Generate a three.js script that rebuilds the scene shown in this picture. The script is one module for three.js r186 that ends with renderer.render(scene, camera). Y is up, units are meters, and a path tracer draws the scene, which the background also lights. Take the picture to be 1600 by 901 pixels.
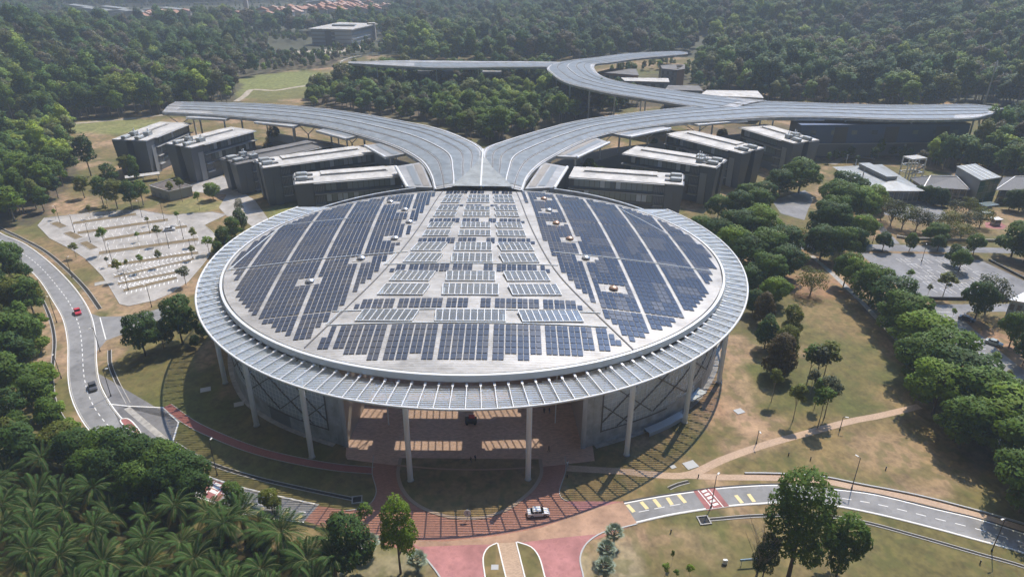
import * as THREE from 'three';
import { Sky } from 'three/addons/objects/Sky.js';
import { mergeGeometries } from 'three/addons/utils/BufferGeometryUtils.js';
import { RoundedBoxGeometry } from 'three/addons/geometries/RoundedBoxGeometry.js';

// ---------------------------------------------------------------- camera, sky, sun, exposure
const scene = new THREE.Scene();
const camera = new THREE.PerspectiveCamera(2 * Math.atan(450.5 / 1067) * 180 / Math.PI, 16 / 9, 1, 9000);
camera.position.set(11.04, 105.36, 194.56);
camera.rotation.order = 'YXZ';
camera.rotation.set(-26.0 * Math.PI / 180, 0, 0.0065);
const renderer = new THREE.WebGLRenderer({ antialias: true });
renderer.toneMapping = THREE.LinearToneMapping;
renderer.toneMappingExposure = 1.18;
renderer.shadowMap.enabled = true;
const SUN = new THREE.Vector3(7.9, 22, -13.15).normalize();
const sky = new Sky();
sky.scale.setScalar(8000);
sky.name = 'sky';
sky.userData = { kind: 'structure', label: 'bright hazy tropical daytime sky', category: 'sky' };
Object.assign(sky.material.uniforms.sunPosition.value, SUN);
sky.material.uniforms.turbidity.value = 10;
sky.material.uniforms.rayleigh.value = 0.32;
sky.material.uniforms.mieCoefficient.value = 0.01;
sky.material.uniforms.mieDirectionalG.value = 0.8;
scene.add(sky);
scene.environmentIntensity = 0.14;
const sun = new THREE.DirectionalLight(0xfff0d8, 4.6);
sun.position.copy(SUN).multiplyScalar(600);
sun.castShadow = true;
sun.shadow.mapSize.set(4096, 4096);
Object.assign(sun.shadow.camera, { left: -420, right: 420, top: 420, bottom: -420, near: 50, far: 1600 });
scene.add(sun, sun.target);
scene.fog = new THREE.FogExp2(0xc6d8ea, 0.00029);

// ---------------------------------------------------------------- helpers
const V3 = THREE.Vector3, V2 = THREE.Vector2, PI = Math.PI;
function rngOf(seed) { let a = seed >>> 0; return () => { a = (a + 0x6d2b79f5) | 0; let t = Math.imul(a ^ (a >>> 15), 1 | a); t = (t + Math.imul(t ^ (t >>> 7), 61 | t)) ^ t; return ((t ^ (t >>> 14)) >>> 0) / 4294967296; }; }
const rand = rngOf(7);
const lerp = (a, b, t) => a + (b - a) * t, clamp = (x, a, b) => Math.min(b, Math.max(a, x));
const smooth = (a, b, x) => { const t = clamp((x - a) / (b - a), 0, 1); return t * t * (3 - 2 * t); };
function hash2(i, j, s) { let h = Math.imul(i, 374761393) ^ Math.imul(j, 668265263) ^ Math.imul(s, 974711); h = Math.imul(h ^ (h >>> 13), 1274126177); return ((h ^ (h >>> 16)) >>> 0) / 4294967296; }
function vnoise(x, y, s = 1) { const i = Math.floor(x), j = Math.floor(y), u = x - i, v = y - j, a = u * u * (3 - 2 * u), b = v * v * (3 - 2 * v); return lerp(lerp(hash2(i, j, s), hash2(i + 1, j, s), a), lerp(hash2(i, j + 1, s), hash2(i + 1, j + 1, s), a), b); }
function pnoise(x, y, p, s) { const i = Math.floor(x), j = Math.floor(y), u = x - i, v = y - j, a = u * u * (3 - 2 * u), b = v * v * (3 - 2 * v), m = (k) => ((k % p) + p) % p; return lerp(lerp(hash2(m(i), m(j), s), hash2(m(i + 1), m(j), s), a), lerp(hash2(m(i), m(j + 1), s), hash2(m(i + 1), m(j + 1), s), a), b); }
function fbm(x, y, s = 1, o = 4) { let v = 0, a = 0.5, n = 0; for (let k = 0; k < o; k++) { v += a * vnoise(x, y, s + k); n += a; x *= 2.03; y *= 2.03; a *= 0.5; } return v / n; }
const taken = new Map();
function numbered(name) { const n = taken.get(name) ?? 0; taken.set(name, n + 1); return n ? `${name}_${String(n).padStart(3, '0')}` : name; }
function mesh(name, geo, mat, parent) { const m = new THREE.Mesh(geo, mat); m.name = name; m.castShadow = m.receiveShadow = true; parent.add(m); return m; }
function tag(o, label, category, group, kind) { o.userData = { label, category }; if (group) o.userData.group = group; if (kind) o.userData.kind = kind; return o; }
function top(name, geo, mat, label, category, group, kind) { const m = mesh(numbered(name), geo, mat, scene); return tag(m, label, category, group, kind); }
function thing(name, label, category, [x, y, z] = [0, 0, 0], turn = 0, group, kind) { const o = new THREE.Group(); o.name = numbered(name); o.position.set(x, y, z); o.rotation.y = turn; scene.add(o); return tag(o, label, category, group, kind); }
function copy(o, [x, y, z], turn, scale, label, group) { const c = o.clone(); c.name = numbered(o.name.replace(/_\d{3}$/, '')); c.userData = { ...o.userData }; if (label) c.userData.label = label; if (group) c.userData.group = group; c.position.set(x, y, z); c.rotation.y = turn; if (scale) c.scale.set(...(Array.isArray(scale) ? scale : [scale, scale, scale])); scene.add(c); return c; }
function geoOf(pos, idx, uv, nor, col) { const g = new THREE.BufferGeometry(); g.setAttribute('position', new THREE.Float32BufferAttribute(pos, 3)); if (uv) g.setAttribute('uv', new THREE.Float32BufferAttribute(uv, 2)); if (col) g.setAttribute('color', new THREE.Float32BufferAttribute(col, 3)); g.setIndex(idx); if (nor) g.setAttribute('normal', new THREE.Float32BufferAttribute(nor, 3)); else g.computeVertexNormals(); return g; }
const boxG = (w, h, d, x = 0, y = 0, z = 0, ry = 0, rx = 0, rz = 0) => { const g = new THREE.BoxGeometry(w, h, d); if (rx) g.rotateX(rx); if (rz) g.rotateZ(rz); if (ry) g.rotateY(ry); return g.translate(x, y, z); };
const cylG = (r0, r1, h, x = 0, y = 0, z = 0, n = 12) => new THREE.CylinderGeometry(r1, r0, h, n).translate(x, y + h / 2, z);
function beamG(a, b, w, h) { const A = new V3(...a), B = new V3(...b), d = B.clone().sub(A), L = d.length(); const g = new THREE.BoxGeometry(w, h, L); const m = new THREE.Matrix4().lookAt(new V3(), d, Math.abs(d.y) > 0.999 * L ? new V3(1, 0, 0) : new V3(0, 1, 0)); g.applyMatrix4(m); const c = A.add(B).multiplyScalar(0.5); return g.translate(c.x, c.y, c.z); }
function rodG(a, b, r0, r1 = r0, n = 8) { const A = new V3(...a), B = new V3(...b), d = B.clone().sub(A), L = d.length(); const g = new THREE.CylinderGeometry(r1, r0, L, n); g.applyQuaternion(new THREE.Quaternion().setFromUnitVectors(new V3(0, 1, 0), d.normalize())); const c = A.add(B).multiplyScalar(0.5); return g.translate(c.x, c.y, c.z); }
const merge = (a) => mergeGeometries(a.map((g) => { const q = g.index ? g.toNonIndexed() : g; for (const k of Object.keys(q.attributes)) if (!['position', 'normal', 'uv'].includes(k)) q.deleteAttribute(k); if (!q.attributes.uv) q.setAttribute('uv', new THREE.Float32BufferAttribute(new Float32Array(q.attributes.position.count * 2), 2)); return q; }));
function worldUV(g, s = 1) { const p = g.attributes.position, n = g.attributes.normal, uv = new Float32Array(p.count * 2); for (let i = 0; i < p.count; i++) { const ax = Math.abs(n.getX(i)), ay = Math.abs(n.getY(i)), az = Math.abs(n.getZ(i)); if (ay > ax && ay > az) { uv[2 * i] = p.getX(i) / s; uv[2 * i + 1] = p.getZ(i) / s; } else { uv[2 * i] = (ax > az ? p.getZ(i) : p.getX(i)) / s; uv[2 * i + 1] = p.getY(i) / s; } } g.setAttribute('uv', new THREE.BufferAttribute(uv, 2)); return g; }
// a closed polygon [x, z][] as a flat sheet at height y
function sheetG(pts, y, holes = []) { const c = pts.map((p) => new V2(p[0], p[1])); const hs = holes.map((h) => h.map((p) => new V2(p[0], p[1]))); if (THREE.ShapeUtils.area(c) < 0) c.reverse(); hs.forEach((h) => { if (THREE.ShapeUtils.area(h) > 0) h.reverse(); }); const f = THREE.ShapeUtils.triangulateShape(c, hs), all = [c, ...hs].flat(); const pos = [], uv = [], nor = []; for (const p of all) { pos.push(p.x, y, p.y); uv.push(p.x, p.y); nor.push(0, 1, 0); } return geoOf(pos, f.flatMap(([a, b, d]) => [a, d, b]), uv, nor); }
function smoothPath(pts, step = 2, closed = false) { const c = new THREE.CatmullRomCurve3(pts.map((p) => new V3(p[0], 0, p[1])), closed, 'centripetal'); const n = Math.max(2, Math.round(c.getLength() / step)); return c.getSpacedPoints(n).map((p) => [p.x, p.z]); }
function normals2(path) { return path.map((p, i) => { const a = path[Math.max(0, i - 1)], b = path[Math.min(path.length - 1, i + 1)], dx = b[0] - a[0], dz = b[1] - a[1], l = Math.hypot(dx, dz) || 1; return [-dz / l, dx / l]; }); }
function offsetPath(path, d) { const n = normals2(path); return path.map((p, i) => [p[0] + n[i][0] * d, p[1] + n[i][1] * d]); }
function ribbonG(A, B, y) { const pos = [], uv = [], nor = [], idx = []; let s = 0; for (let i = 0; i < A.length; i++) { pos.push(A[i][0], y, A[i][1], B[i][0], y, B[i][1]); uv.push(A[i][0], A[i][1], B[i][0], B[i][1]); nor.push(0, 1, 0, 0, 1, 0); if (i) { const k = 2 * i; const c = (A[i][0] - A[i - 1][0]) * (B[i][1] - A[i][1]) - (A[i][1] - A[i - 1][1]) * (B[i][0] - A[i][0]); if (c < 0) idx.push(k - 2, k, k - 1, k - 1, k, k + 1); else idx.push(k - 2, k - 1, k, k - 1, k + 1, k); } } return geoOf(pos, idx, uv, nor); }
const stripG = (path, w, y) => ribbonG(offsetPath(path, -w / 2), offsetPath(path, w / 2), y);
// a low bar with a rectangular section along a path (kerbs, drain walls)
function barG(path, w, h, y0 = 0) { const A = offsetPath(path, -w / 2), B = offsetPath(path, w / 2), pos = [], idx = []; for (let i = 0; i < path.length; i++) { pos.push(A[i][0], y0, A[i][1], A[i][0], y0 + h, A[i][1], B[i][0], y0 + h, B[i][1], B[i][0], y0, B[i][1]); if (i) for (let k = 0; k < 3; k++) { const a = 4 * i - 4 + k, b = a + 1, c = 4 * i + k, d = c + 1; idx.push(a, b, c, b, d, c); } } const g = geoOf(pos, idx).toNonIndexed(); g.computeVertexNormals(); g.setAttribute('uv', new THREE.Float32BufferAttribute(new Float32Array(g.attributes.position.count * 2), 2)); return g; }
function inside([x, z], poly) { let c = false; for (let i = 0, j = poly.length - 1; i < poly.length; j = i++) { const [xi, zi] = poly[i], [xj, zj] = poly[j]; if ((zi > z) !== (zj > z) && x < ((xj - xi) * (z - zi)) / (zj - zi) + xi) c = !c; } return c; }
function distPoly([x, z], poly, closed = true) { let m = 1e9; for (let i = closed ? 0 : 1; i < poly.length; i++) { const a = poly[(i || poly.length) - 1], b = poly[i], dx = b[0] - a[0], dz = b[1] - a[1], t = clamp(((x - a[0]) * dx + (z - a[1]) * dz) / (dx * dx + dz * dz || 1), 0, 1); m = Math.min(m, Math.hypot(x - a[0] - dx * t, z - a[1] - dz * t)); } return m; }

// ---------------------------------------------------------------- textures and materials
function dataTex(n, f, srgb = true, ch = 3) { const d = new Uint8Array(n * n * 4); for (let j = 0; j < n; j++) for (let i = 0; i < n; i++) { const c = f(i / n, j / n), k = 4 * (j * n + i); for (let q = 0; q < 3; q++) { const v = Array.isArray(c) ? c[q] : c; d[k + q] = 255 * clamp(srgb ? Math.pow(clamp(v, 0, 1), 1 / 2.2) : v, 0, 1); } d[k + 3] = 255; } const t = new THREE.DataTexture(d, n, n); t.wrapS = t.wrapT = THREE.RepeatWrapping; t.magFilter = THREE.LinearFilter; t.minFilter = THREE.LinearMipmapLinearFilter; t.generateMipmaps = true; if (srgb) t.colorSpace = THREE.SRGBColorSpace; t.needsUpdate = true; return t; }
const rep = (t, sx, sy = sx) => { const c = t.clone(); c.repeat.set(1 / sx, 1 / sy); c.needsUpdate = true; return c; };
const tileFbm = (u, v, p, s) => 0.5 * pnoise(u * p, v * p, p, s) + 0.28 * pnoise(u * p * 2, v * p * 2, p * 2, s + 1) + 0.14 * pnoise(u * p * 4, v * p * 4, p * 4, s + 2) + 0.08 * pnoise(u * p * 8, v * p * 8, p * 8, s + 3);
const grain = dataTex(256, (u, v) => 0.62 + 0.55 * (tileFbm(u, v, 6, 3) - 0.5) + 0.22 * (hash2(u * 256 | 0, v * 256 | 0, 5) - 0.5));
const mottled = dataTex(512, (u, v) => { const a = tileFbm(u, v, 5, 21), b = tileFbm(u, v, 19, 31); return 0.66 + 0.5 * (a - 0.5) + 0.35 * (b - 0.5) + 0.1 * (hash2(u * 512 | 0, v * 512 | 0, 8) - 0.5) - 0.14 * smooth(0.62, 0.7, b); });
const brickTex = dataTex(512, (u, v) => { const r = Math.floor(v * 64), x = u * 32 + (r % 2) * 0.5, c = Math.floor(x), e = Math.min(x - c, 1 - x + c) < 0.06 || Math.min(v * 64 - r, 1 - v * 64 + r) < 0.1, k = 0.85 + 0.22 * (hash2(((c % 32) + 32) % 32, r, 4) - 0.5) + 0.16 * (tileFbm(u, v, 4, 9) - 0.5); return e ? k * 0.84 : k; });
const ribBump = dataTex(64, (u, v) => (Math.min(v, 1 - v) < 0.14 ? 1 : 0), false);
const std = (c, o = {}) => new THREE.MeshStandardMaterial({ color: new THREE.Color().setRGB(...c), roughness: 0.85, ...o });
const phy = (c, o = {}) => new THREE.MeshPhysicalMaterial({ color: new THREE.Color().setRGB(...c), roughness: 0.5, ...o });
const M = {
  asphalt: std([0.37, 0.37, 0.37], { map: rep(mottled, 34), bumpMap: rep(grain, 3), bumpScale: 0.01 }),
  bayAsphalt: std([0.27, 0.27, 0.28], { map: rep(mottled, 27) }),
  lotConcrete: std([0.6, 0.57, 0.53], { map: rep(mottled, 31) }),
  lotGrey: std([0.33, 0.335, 0.35], { map: rep(mottled, 29) }),
  concrete: std([0.6, 0.58, 0.54], { map: rep(grain, 5) }),
  sandPath: std([0.62, 0.54, 0.42], { map: rep(mottled, 12) }),
  drainFloor: std([0.035, 0.033, 0.028], { map: rep(grain, 4) }),
  kerbDark: std([0.09, 0.085, 0.08]),
  paintWhite: std([0.78, 0.78, 0.76], { roughness: 0.7 }),
  paintYellow: std([0.72, 0.6, 0.3], { roughness: 0.7 }),
  paintRed: std([0.5, 0.2, 0.19], { map: rep(mottled, 11) }),
  brick: std([0.44, 0.215, 0.155], { map: rep(brickTex, 16, 16) }),
  pink: std([0.6, 0.27, 0.26], { map: rep(mottled, 21) }),
  orange: std([0.6, 0.38, 0.26], { map: rep(mottled, 19) }),
  porch: std([0.7, 0.46, 0.34], { map: rep(brickTex, 24, 24) }),
  redPath: std([0.36, 0.13, 0.11], { map: rep(brickTex, 8, 8) }),
  tanPath: std([0.56, 0.4, 0.28], { map: rep(brickTex, 10, 10) }),
  roofMetal: std([0.7, 0.685, 0.655], { roughness: 0.5, metalness: 0.1, map: rep(mottled, 41, 23), bumpMap: rep(ribBump, 0.85), bumpScale: 0.06 }),
  whiteMetal: std([0.74, 0.76, 0.77], { roughness: 0.45 }),
  ringSteel: std([0.6, 0.66, 0.69], { roughness: 0.42 }),
  slat: std([0.6, 0.65, 0.67], { roughness: 0.5 }), louvre: phy([0.86, 0.9, 0.94], { roughness: 0.95, transmission: 0.7, thickness: 0, side: THREE.DoubleSide }),
  seam: std([0.12, 0.12, 0.125], { roughness: 0.6 }),
  solar: phy([0.04, 0.055, 0.09], { roughness: 0.22, ior: 1.75 }),
  solarOlder: phy([0.06, 0.068, 0.09], { roughness: 0.28, ior: 1.75 }),
  canopySolarBright: phy([0.4, 0.45, 0.48], { roughness: 0.32, ior: 1.6, map: rep(mottled, 16) }),  // paler solar panel copy for the canopies, bright sky look put into its colour
  skyGlass: phy([0.78, 0.85, 0.9], { roughness: 0.05, transmission: 0.8, thickness: 0, ior: 1.6 }),
  vent: std([0.72, 0.72, 0.72], { roughness: 0.25, metalness: 0.8 }),
  ventRust: std([0.42, 0.28, 0.2], { roughness: 0.4, metalness: 0.5 }),
  columnPaint: std([0.72, 0.77, 0.8], { roughness: 0.45 }),
  cladding: std([0.64, 0.69, 0.74], { roughness: 0.42, map: rep(grain, 9) }),
  claddingDark: std([0.2, 0.225, 0.25], { roughness: 0.5 }),
  latticeGlass: phy([0.46, 0.53, 0.6], { roughness: 0.16, ior: 1.5 }),
  mullion: std([0.62, 0.67, 0.71], { roughness: 0.5 }),
  porchWall: std([0.4, 0.34, 0.29], { roughness: 0.6 }),
  porchGlass: phy([0.07, 0.08, 0.085], { roughness: 0.08 }),
  blockWall: std([0.125, 0.145, 0.17], { roughness: 0.5 }),
  blockWallPale: std([0.3, 0.325, 0.35], { roughness: 0.55 }),
  blockRoof: std([0.78, 0.765, 0.73], { roughness: 0.7, map: rep(mottled, 23) }),
  blockRoofDark: std([0.25, 0.245, 0.24], { roughness: 0.8, map: rep(mottled, 23) }),
  slab: std([0.42, 0.43, 0.43], { roughness: 0.7 }),
  winGlass: phy([0.075, 0.1, 0.115], { roughness: 0.08, ior: 1.55 }),
  winGlassPale: phy([0.2, 0.25, 0.26], { roughness: 0.15, ior: 1.55 }),
  darkFrame: std([0.08, 0.085, 0.09], { roughness: 0.5 }),
  unit: std([0.36, 0.39, 0.4], { roughness: 0.5 }),
  deck: std([0.66, 0.67, 0.67], { roughness: 0.38, metalness: 0.15, map: rep(mottled, 37) }),
  deckStain: std([0.44, 0.41, 0.37], { roughness: 0.6, map: rep(mottled, 17) }),
  fascia: std([0.58, 0.61, 0.62], { roughness: 0.5, map: rep(mottled, 13) }),
  blueWall: std([0.07, 0.12, 0.23], { roughness: 0.5 }),
  blueWallPale: std([0.36, 0.46, 0.56], { roughness: 0.6 }),
  tileRoof: std([0.2, 0.205, 0.215], { roughness: 0.7, map: rep(brickTex, 14, 22) }),
  zincRoof: std([0.5, 0.54, 0.54], { roughness: 0.45, map: rep(mottled, 19), bumpMap: rep(ribBump, 1), bumpScale: 0.04 }),
  plaster: std([0.68, 0.67, 0.63], { roughness: 0.9, map: rep(grain, 7) }),
  terracotta: std([0.42, 0.22, 0.15], { roughness: 0.8 }),
  terracottaPale: std([0.52, 0.36, 0.29], { roughness: 0.8 }),
  brownWall: std([0.36, 0.21, 0.15], { roughness: 0.8 }),
  greenGlass: phy([0.03, 0.12, 0.085], { roughness: 0.06, ior: 1.55 }),
  steelDark: std([0.06, 0.06, 0.06], { roughness: 0.5, metalness: 0.3 }),
  steelGrey: std([0.4, 0.42, 0.43], { roughness: 0.5 }),
  lampGlass: std([0.75, 0.75, 0.72], { roughness: 0.3 }),
  bark: std([0.13, 0.1, 0.075], { roughness: 0.95 }),
  barkPale: std([0.27, 0.24, 0.2], { roughness: 0.95 }),
  palmBark: std([0.11, 0.085, 0.06], { roughness: 1 }),
};
const leafMat = (c, t = 0.5) => new THREE.MeshPhysicalMaterial({ color: new THREE.Color().setRGB(...c), roughness: 0.62, transmission: t, thickness: 0, side: THREE.DoubleSide, vertexColors: true, specularIntensity: 0.2 });
const LEAF = {
  mid: leafMat([0.115, 0.2, 0.026]), deep: leafMat([0.068, 0.135, 0.026]), olive: leafMat([0.17, 0.2, 0.03]), bright: leafMat([0.185, 0.29, 0.024]), yellow: leafMat([0.25, 0.28, 0.025]), rust: leafMat([0.13, 0.1, 0.035]), grey: leafMat([0.12, 0.14, 0.07]),
  forest: leafMat([0.85, 0.85, 0.85], 0.34), palm: leafMat([0.085, 0.165, 0.04], 0.4), palmDry: leafMat([0.26, 0.2, 0.06], 0.28), fan: leafMat([0.34, 0.4, 0.3], 0.25),
};

// ---------------------------------------------------------------- ground and terrain
const NEAR = { x0: -330, x1: 370, z0: -640, z1: 180 };
function terrainY(x, z) {                                       // flat campus, gentle wooded rises behind it
  const d = Math.hypot(x - 11, z - 194);
  const out = smooth(0, 160, Math.max(NEAR.x0 - x, x - NEAR.x1, NEAR.z0 - z));
  const left = 34 * Math.exp(-(((x + 560) / 230) ** 2) - ((z + 330) / 230) ** 2) + 12 * Math.exp(-(((x + 470) / 130) ** 2) - ((z + 560) / 160) ** 2);
  const right = 0.042 * Math.max(0, d - 560) * smooth(-60, 260, x) + 10 * smooth(0, 400, x - 300);
  return out * (left + right + 5 * (fbm(x / 240, z / 240, 77, 3) - 0.35) * smooth(1100, 1400, d));
}
const tone = { dry: [0.225, 0.16, 0.07], olive: [0.14, 0.118, 0.036], green: [0.095, 0.108, 0.024], soil: [0.42, 0.275, 0.175], litter: [0.075, 0.06, 0.038], field: [0.21, 0.23, 0.07], rust: [0.32, 0.17, 0.1], sand: [0.5, 0.41, 0.29] };
// patches seen from the air: centre, radii, kind, strength
const patches = [
  [...[90.4,67.6], 12, 11, 'green', 0.95], [...[54.4,47.0], 7, 9, 'green', 0.8], [...[106.4,-5.8], 9, 18, 'olive', 0.8], [...[85.8,39.1], 16, 9, 'green', 0.5], [...[105.9,63.8], 26, 12, 'dry', 0.9], [...[101.7,66.1], 9, 6, 'soil', 0.35], [...[118.9,-10.3], 16, 22, 'dry', 0.85],
  [...[72.0,35.8], 6, 26, 'soil', 0.6], [...[64.2,41.9], 5, 14, 'rust', 0.55], [...[65.2,50.5], 8, 10, 'soil', 0.4], [...[118.5,-25.3], 14, 8, 'rust', 0.6], [...[122.7,-48.4], 8, 14, 'rust', 0.4],
  [...[91.4,98.6], 40, 12, 'olive', 0.75], [...[35.3,99.6], 18, 7, 'olive', 0.8], [...[43.8,94.9], 12, 5, 'soil', 0.3], [...[38.2,90.7], 8, 3, 'soil', 0.55], [...[29.2,99.6], 6, 8, 'sand', 0.4],
  [...[-19.3,97.6], 16, 6, 'sand', 0.35], [...[-144.3,-29.3], 8, 9, 'green', 0.6], [...[-165.2,-53.1], 9, 9, 'dry', 0.6], [...[-91.2,37.0], 16, 10, 'olive', 0.8], [...[-67.1,49.1], 16, 22, 'green', 0.35], [...[-120.1,26.9], 5, 16, 'green', 0.45],
  [...[-118.8,33.6], 2.6, 26, 'soil', 0.7], [...[-256.6,-267.8], 40, 22, 'field', 0.8], [...[-218.3,-208.8], 14, 20, 'dry', 0.7], [...[-190.3,-105.9], 10, 14, 'soil', 0.6], [...[-190.2,-440.8], 60, 70, 'field', 0.95], [...[-171.0,-393.3], 50, 24, 'olive', 0.5], [...[-96.5,-99.8], 8, 8, 'field', 0.8], [...[-136.5,-104.9], 14, 10, 'field', 0.6], [...[-114.9,-69.0], 6, 7, 'field', 0.6],
  [...[206.1,-198.2], 22, 20, 'dry', 0.9], [...[-15.3,-290.3], 14, 26, 'soil', 0.6], [...[-35.2,-312.3], 20, 12, 'sand', 0.25], [...[231.3,-97.8], 22, 16, 'soil', 0.45], [...[177.0,-35.5], 30, 10, 'rust', 0.3], [...[157.3,7.9], 9, 14, 'rust', 0.5], [...[194.8,-41.1], 22, 10, 'litter', 0.6], [...[-16.7,64.9], 14, 5, 'soil', 0.25], [...[5.0,74.1], 26, 5, 'dry', 0.5], [...[86.7,-10.7], 8, 20, 'litter', 0.5], [...[118.1,-383.1], 60, 40, 'litter', 0.8], [...[147.1,-481.3], 60, 60, 'green', 0.8], [...[174.9,-443.9], 50, 70, 'litter', 0.8], [...[-45.5,-177.2], 60, 40, 'litter', 0.8], [...[46.9,-175.0], 60, 40, 'litter', 0.8], [...[183.8,-264.7], 50, 20, 'litter', 0.7], [...[-106.5,-191.9], 30, 20, 'litter', 0.7],
];
const woods = {
  farLeft: [[-452.5,-255.1], [-336.0,-270.0], [-311.8,-273.1], [-296.4,-284.3], [-243.7,-305.5], [-213.1,-322.4], [-207.3,-351.1], [-230.0,-419.6], [-243.6,-467.2], [-217.4,-512.1], [-173.9,-544.3], [-179.5,-612.1], [-136.9,-642.6], [-121.9,-756.1], [-149.5,-965.4], [-201.9,-1035.2], [-382.2,-1024.8], [-449.9,-924.8], [-544.7,-858.3], [-811.3,-1078.0], [-1363.4,-1116.8]],
  leftMid: [[-309.2,-196.8], [-298.0,-250.9], [-290.7,-266.9], [-244.1,-195.2], [-215.5,-145.6], [-197.4,-93.3], [-200.1,-75.6], [-228.6,-77.5]],
  courtyard: [[-154.7,-339.5], [-153.2,-386.9], [-145.9,-449.3], [-88.0,-498.7], [-13.2,-515.9], [41.1,-509.5], [52.5,-455.6], [87.1,-390.0], [117.5,-350.6], [86.1,-322.2], [47.5,-284.3], [15.8,-244.1], [-2.3,-224.7], [-16.9,-238.2], [-40.9,-275.0], [-81.0,-304.9], [-122.6,-324.2]],
};
const groundTex = (() => {
  const n = 2048, d = new Uint8Array(n * n * 4), W = NEAR.x1 - NEAR.x0, D = NEAR.z1 - NEAR.z0;
  const big = [];
  for (let j = 0; j < 256; j++) for (let i = 0; i < 256; i++) {
    const x = NEAR.x0 + ((i + 0.5) / 256) * W, z = NEAR.z0 + ((j + 0.5) / 256) * D, wx = x + 14 * (fbm(x / 14, z / 14, 61, 3) - 0.5), wz = z + 14 * (fbm(x / 14, z / 14, 67, 3) - 0.5);
    const a = fbm(x / 46, z / 46, 11, 4), g = fbm(x / 17, z / 17, 15, 4);
    let c = tone.dry.map((v, k) => lerp(v, tone.olive[k], smooth(0.42, 0.58, a)));
    c = c.map((v, k) => lerp(v, tone.green[k], 0.75 * smooth(0.56, 0.7, g)));
    c = c.map((v, k) => lerp(v, tone.soil[k], 0.65 * smooth(0.56, 0.66, fbm(x / 19, z / 19, 19, 4)) * (x > 40 || x < -60 ? 1 : 0.4)));
    for (const [px, pz, rx, rz, kind, s] of patches) { const e = ((wx - px) / rx) ** 2 + ((wz - pz) / rz) ** 2; if (e < 1.6) { const w = s * smooth(1.5, 0.6, e); c = c.map((v, k) => lerp(v, tone[kind][k], w)); } }
    for (const q of Object.values(woods)) if (inside([wx, wz], q)) c = c.map((v, k) => lerp(v, tone.litter[k], 0.8));
    big.push(c);
  }
  for (let j = 0; j < n; j++) for (let i = 0; i < n; i++) {
    const u = clamp((i / n) * 256 - 0.5, 0, 254.99), v = clamp((j / n) * 256 - 0.5, 0, 254.99), iu = u | 0, iv = v | 0, fu = u - iu, fv = v - iv, q = iv * 256 + iu;
    const x = NEAR.x0 + (i / n) * W, z = NEAR.z0 + (j / n) * D, f = 0.42 + 0.42 * vnoise(x / 2.3, z / 2.3, 5) + 0.42 * vnoise(x / 0.8, z / 0.8, 6) + 0.3 * hash2(i, j, 9), sp = smooth(0.58, 0.78, vnoise(x / 1.5, z / 1.9, 25)) * 0.4;
    for (let k = 0; k < 3; k++) { let cc = lerp(lerp(big[q][k], big[q + 1][k], fu), lerp(big[q + 256][k], big[q + 257][k], fu), fv) * f; cc = lerp(cc, tone.green[k], sp); d[4 * (j * n + i) + k] = 255 * Math.pow(clamp(cc, 0, 1), 1 / 2.2); }
    d[4 * (j * n + i) + 3] = 255;
  }
  const t = new THREE.DataTexture(d, n, n); t.magFilter = THREE.LinearFilter; t.minFilter = THREE.LinearMipmapLinearFilter; t.generateMipmaps = true; t.colorSpace = THREE.SRGBColorSpace; t.needsUpdate = true; return t;
})();
{
  const { x0, x1, z0, z1 } = NEAR, g = new THREE.PlaneGeometry(x1 - x0, z1 - z0, 40, 40).rotateX(-PI / 2).translate((x0 + x1) / 2, 0, (z0 + z1) / 2), p = g.attributes.position, uv = g.attributes.uv;
  for (let i = 0; i < p.count; i++) uv.setXY(i, (p.getX(i) - x0) / (x1 - x0), (p.getZ(i) - z0) / (z1 - z0));
  top('ground', g, new THREE.MeshStandardMaterial({ map: groundTex, roughness: 0.95 }), 'dry tan and green grass ground of the campus', 'ground', null, 'structure');
  const xs = [], zs = []; for (let x = -3400; x <= 3400; x += Math.abs(x) < 1000 ? 25 : 100) xs.push(x); for (let z = -4200; z <= 500; z += z > -1400 ? 25 : 100) zs.push(z);
  const pos = [], idx = [], uv2 = []; zs.forEach((z, j) => xs.forEach((x, i) => { pos.push(x, terrainY(x, z) - 0.06, z); uv2.push(x, z); if (i && j) { const a = j * xs.length + i; idx.push(a - xs.length - 1, a - 1, a - xs.length, a - xs.length, a - 1, a); } }));
  top('terrain', geoOf(pos, idx, uv2), std([0.095, 0.1, 0.05], { map: rep(mottled, 130) }), 'undulating ground under the forest beyond the campus', 'terrain', null, 'structure');
}

// ---------------------------------------------------------------- roads, paving, drains
function road(name, label, A, B, y, mat) { const a = smoothPath(A, 1.5), n = a.length - 1, c = new THREE.CatmullRomCurve3(B.map((p) => new V3(p[0], 0, p[1])), false, 'centripetal'), b = c.getSpacedPoints(n).map((p) => [p.x, p.z]); const o = top(name, ribbonG(a, b, y), mat, label, 'road', null, 'structure'); o.userData.edges = undefined; return [o, a, b]; }
const sheet = (name, label, cat, pts, y, mat, kind = 'structure') => top(name, sheetG(pts, y), mat, label, cat, null, kind);
function dashes(parent, path, len, gap, w, y, mat, name = 'lane_dash') { const c = new THREE.CatmullRomCurve3(path.map((p) => new V3(p[0], y, p[1]))), L = c.getLength(); const g = new THREE.PlaneGeometry(w, len).rotateX(-PI / 2); for (let s = gap; s < L - len; s += len + gap) { const p = c.getPointAt(s / L), t = c.getTangentAt(s / L), m = mesh(name, g, mat, parent); m.position.copy(p); m.rotation.y = Math.atan2(t.x, t.z); } }
function bars(parent, list, mat, y, name, w) { for (const [a, b] of list) { const m = mesh(name, stripG([a, b], w, y), mat, parent); } }
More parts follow.
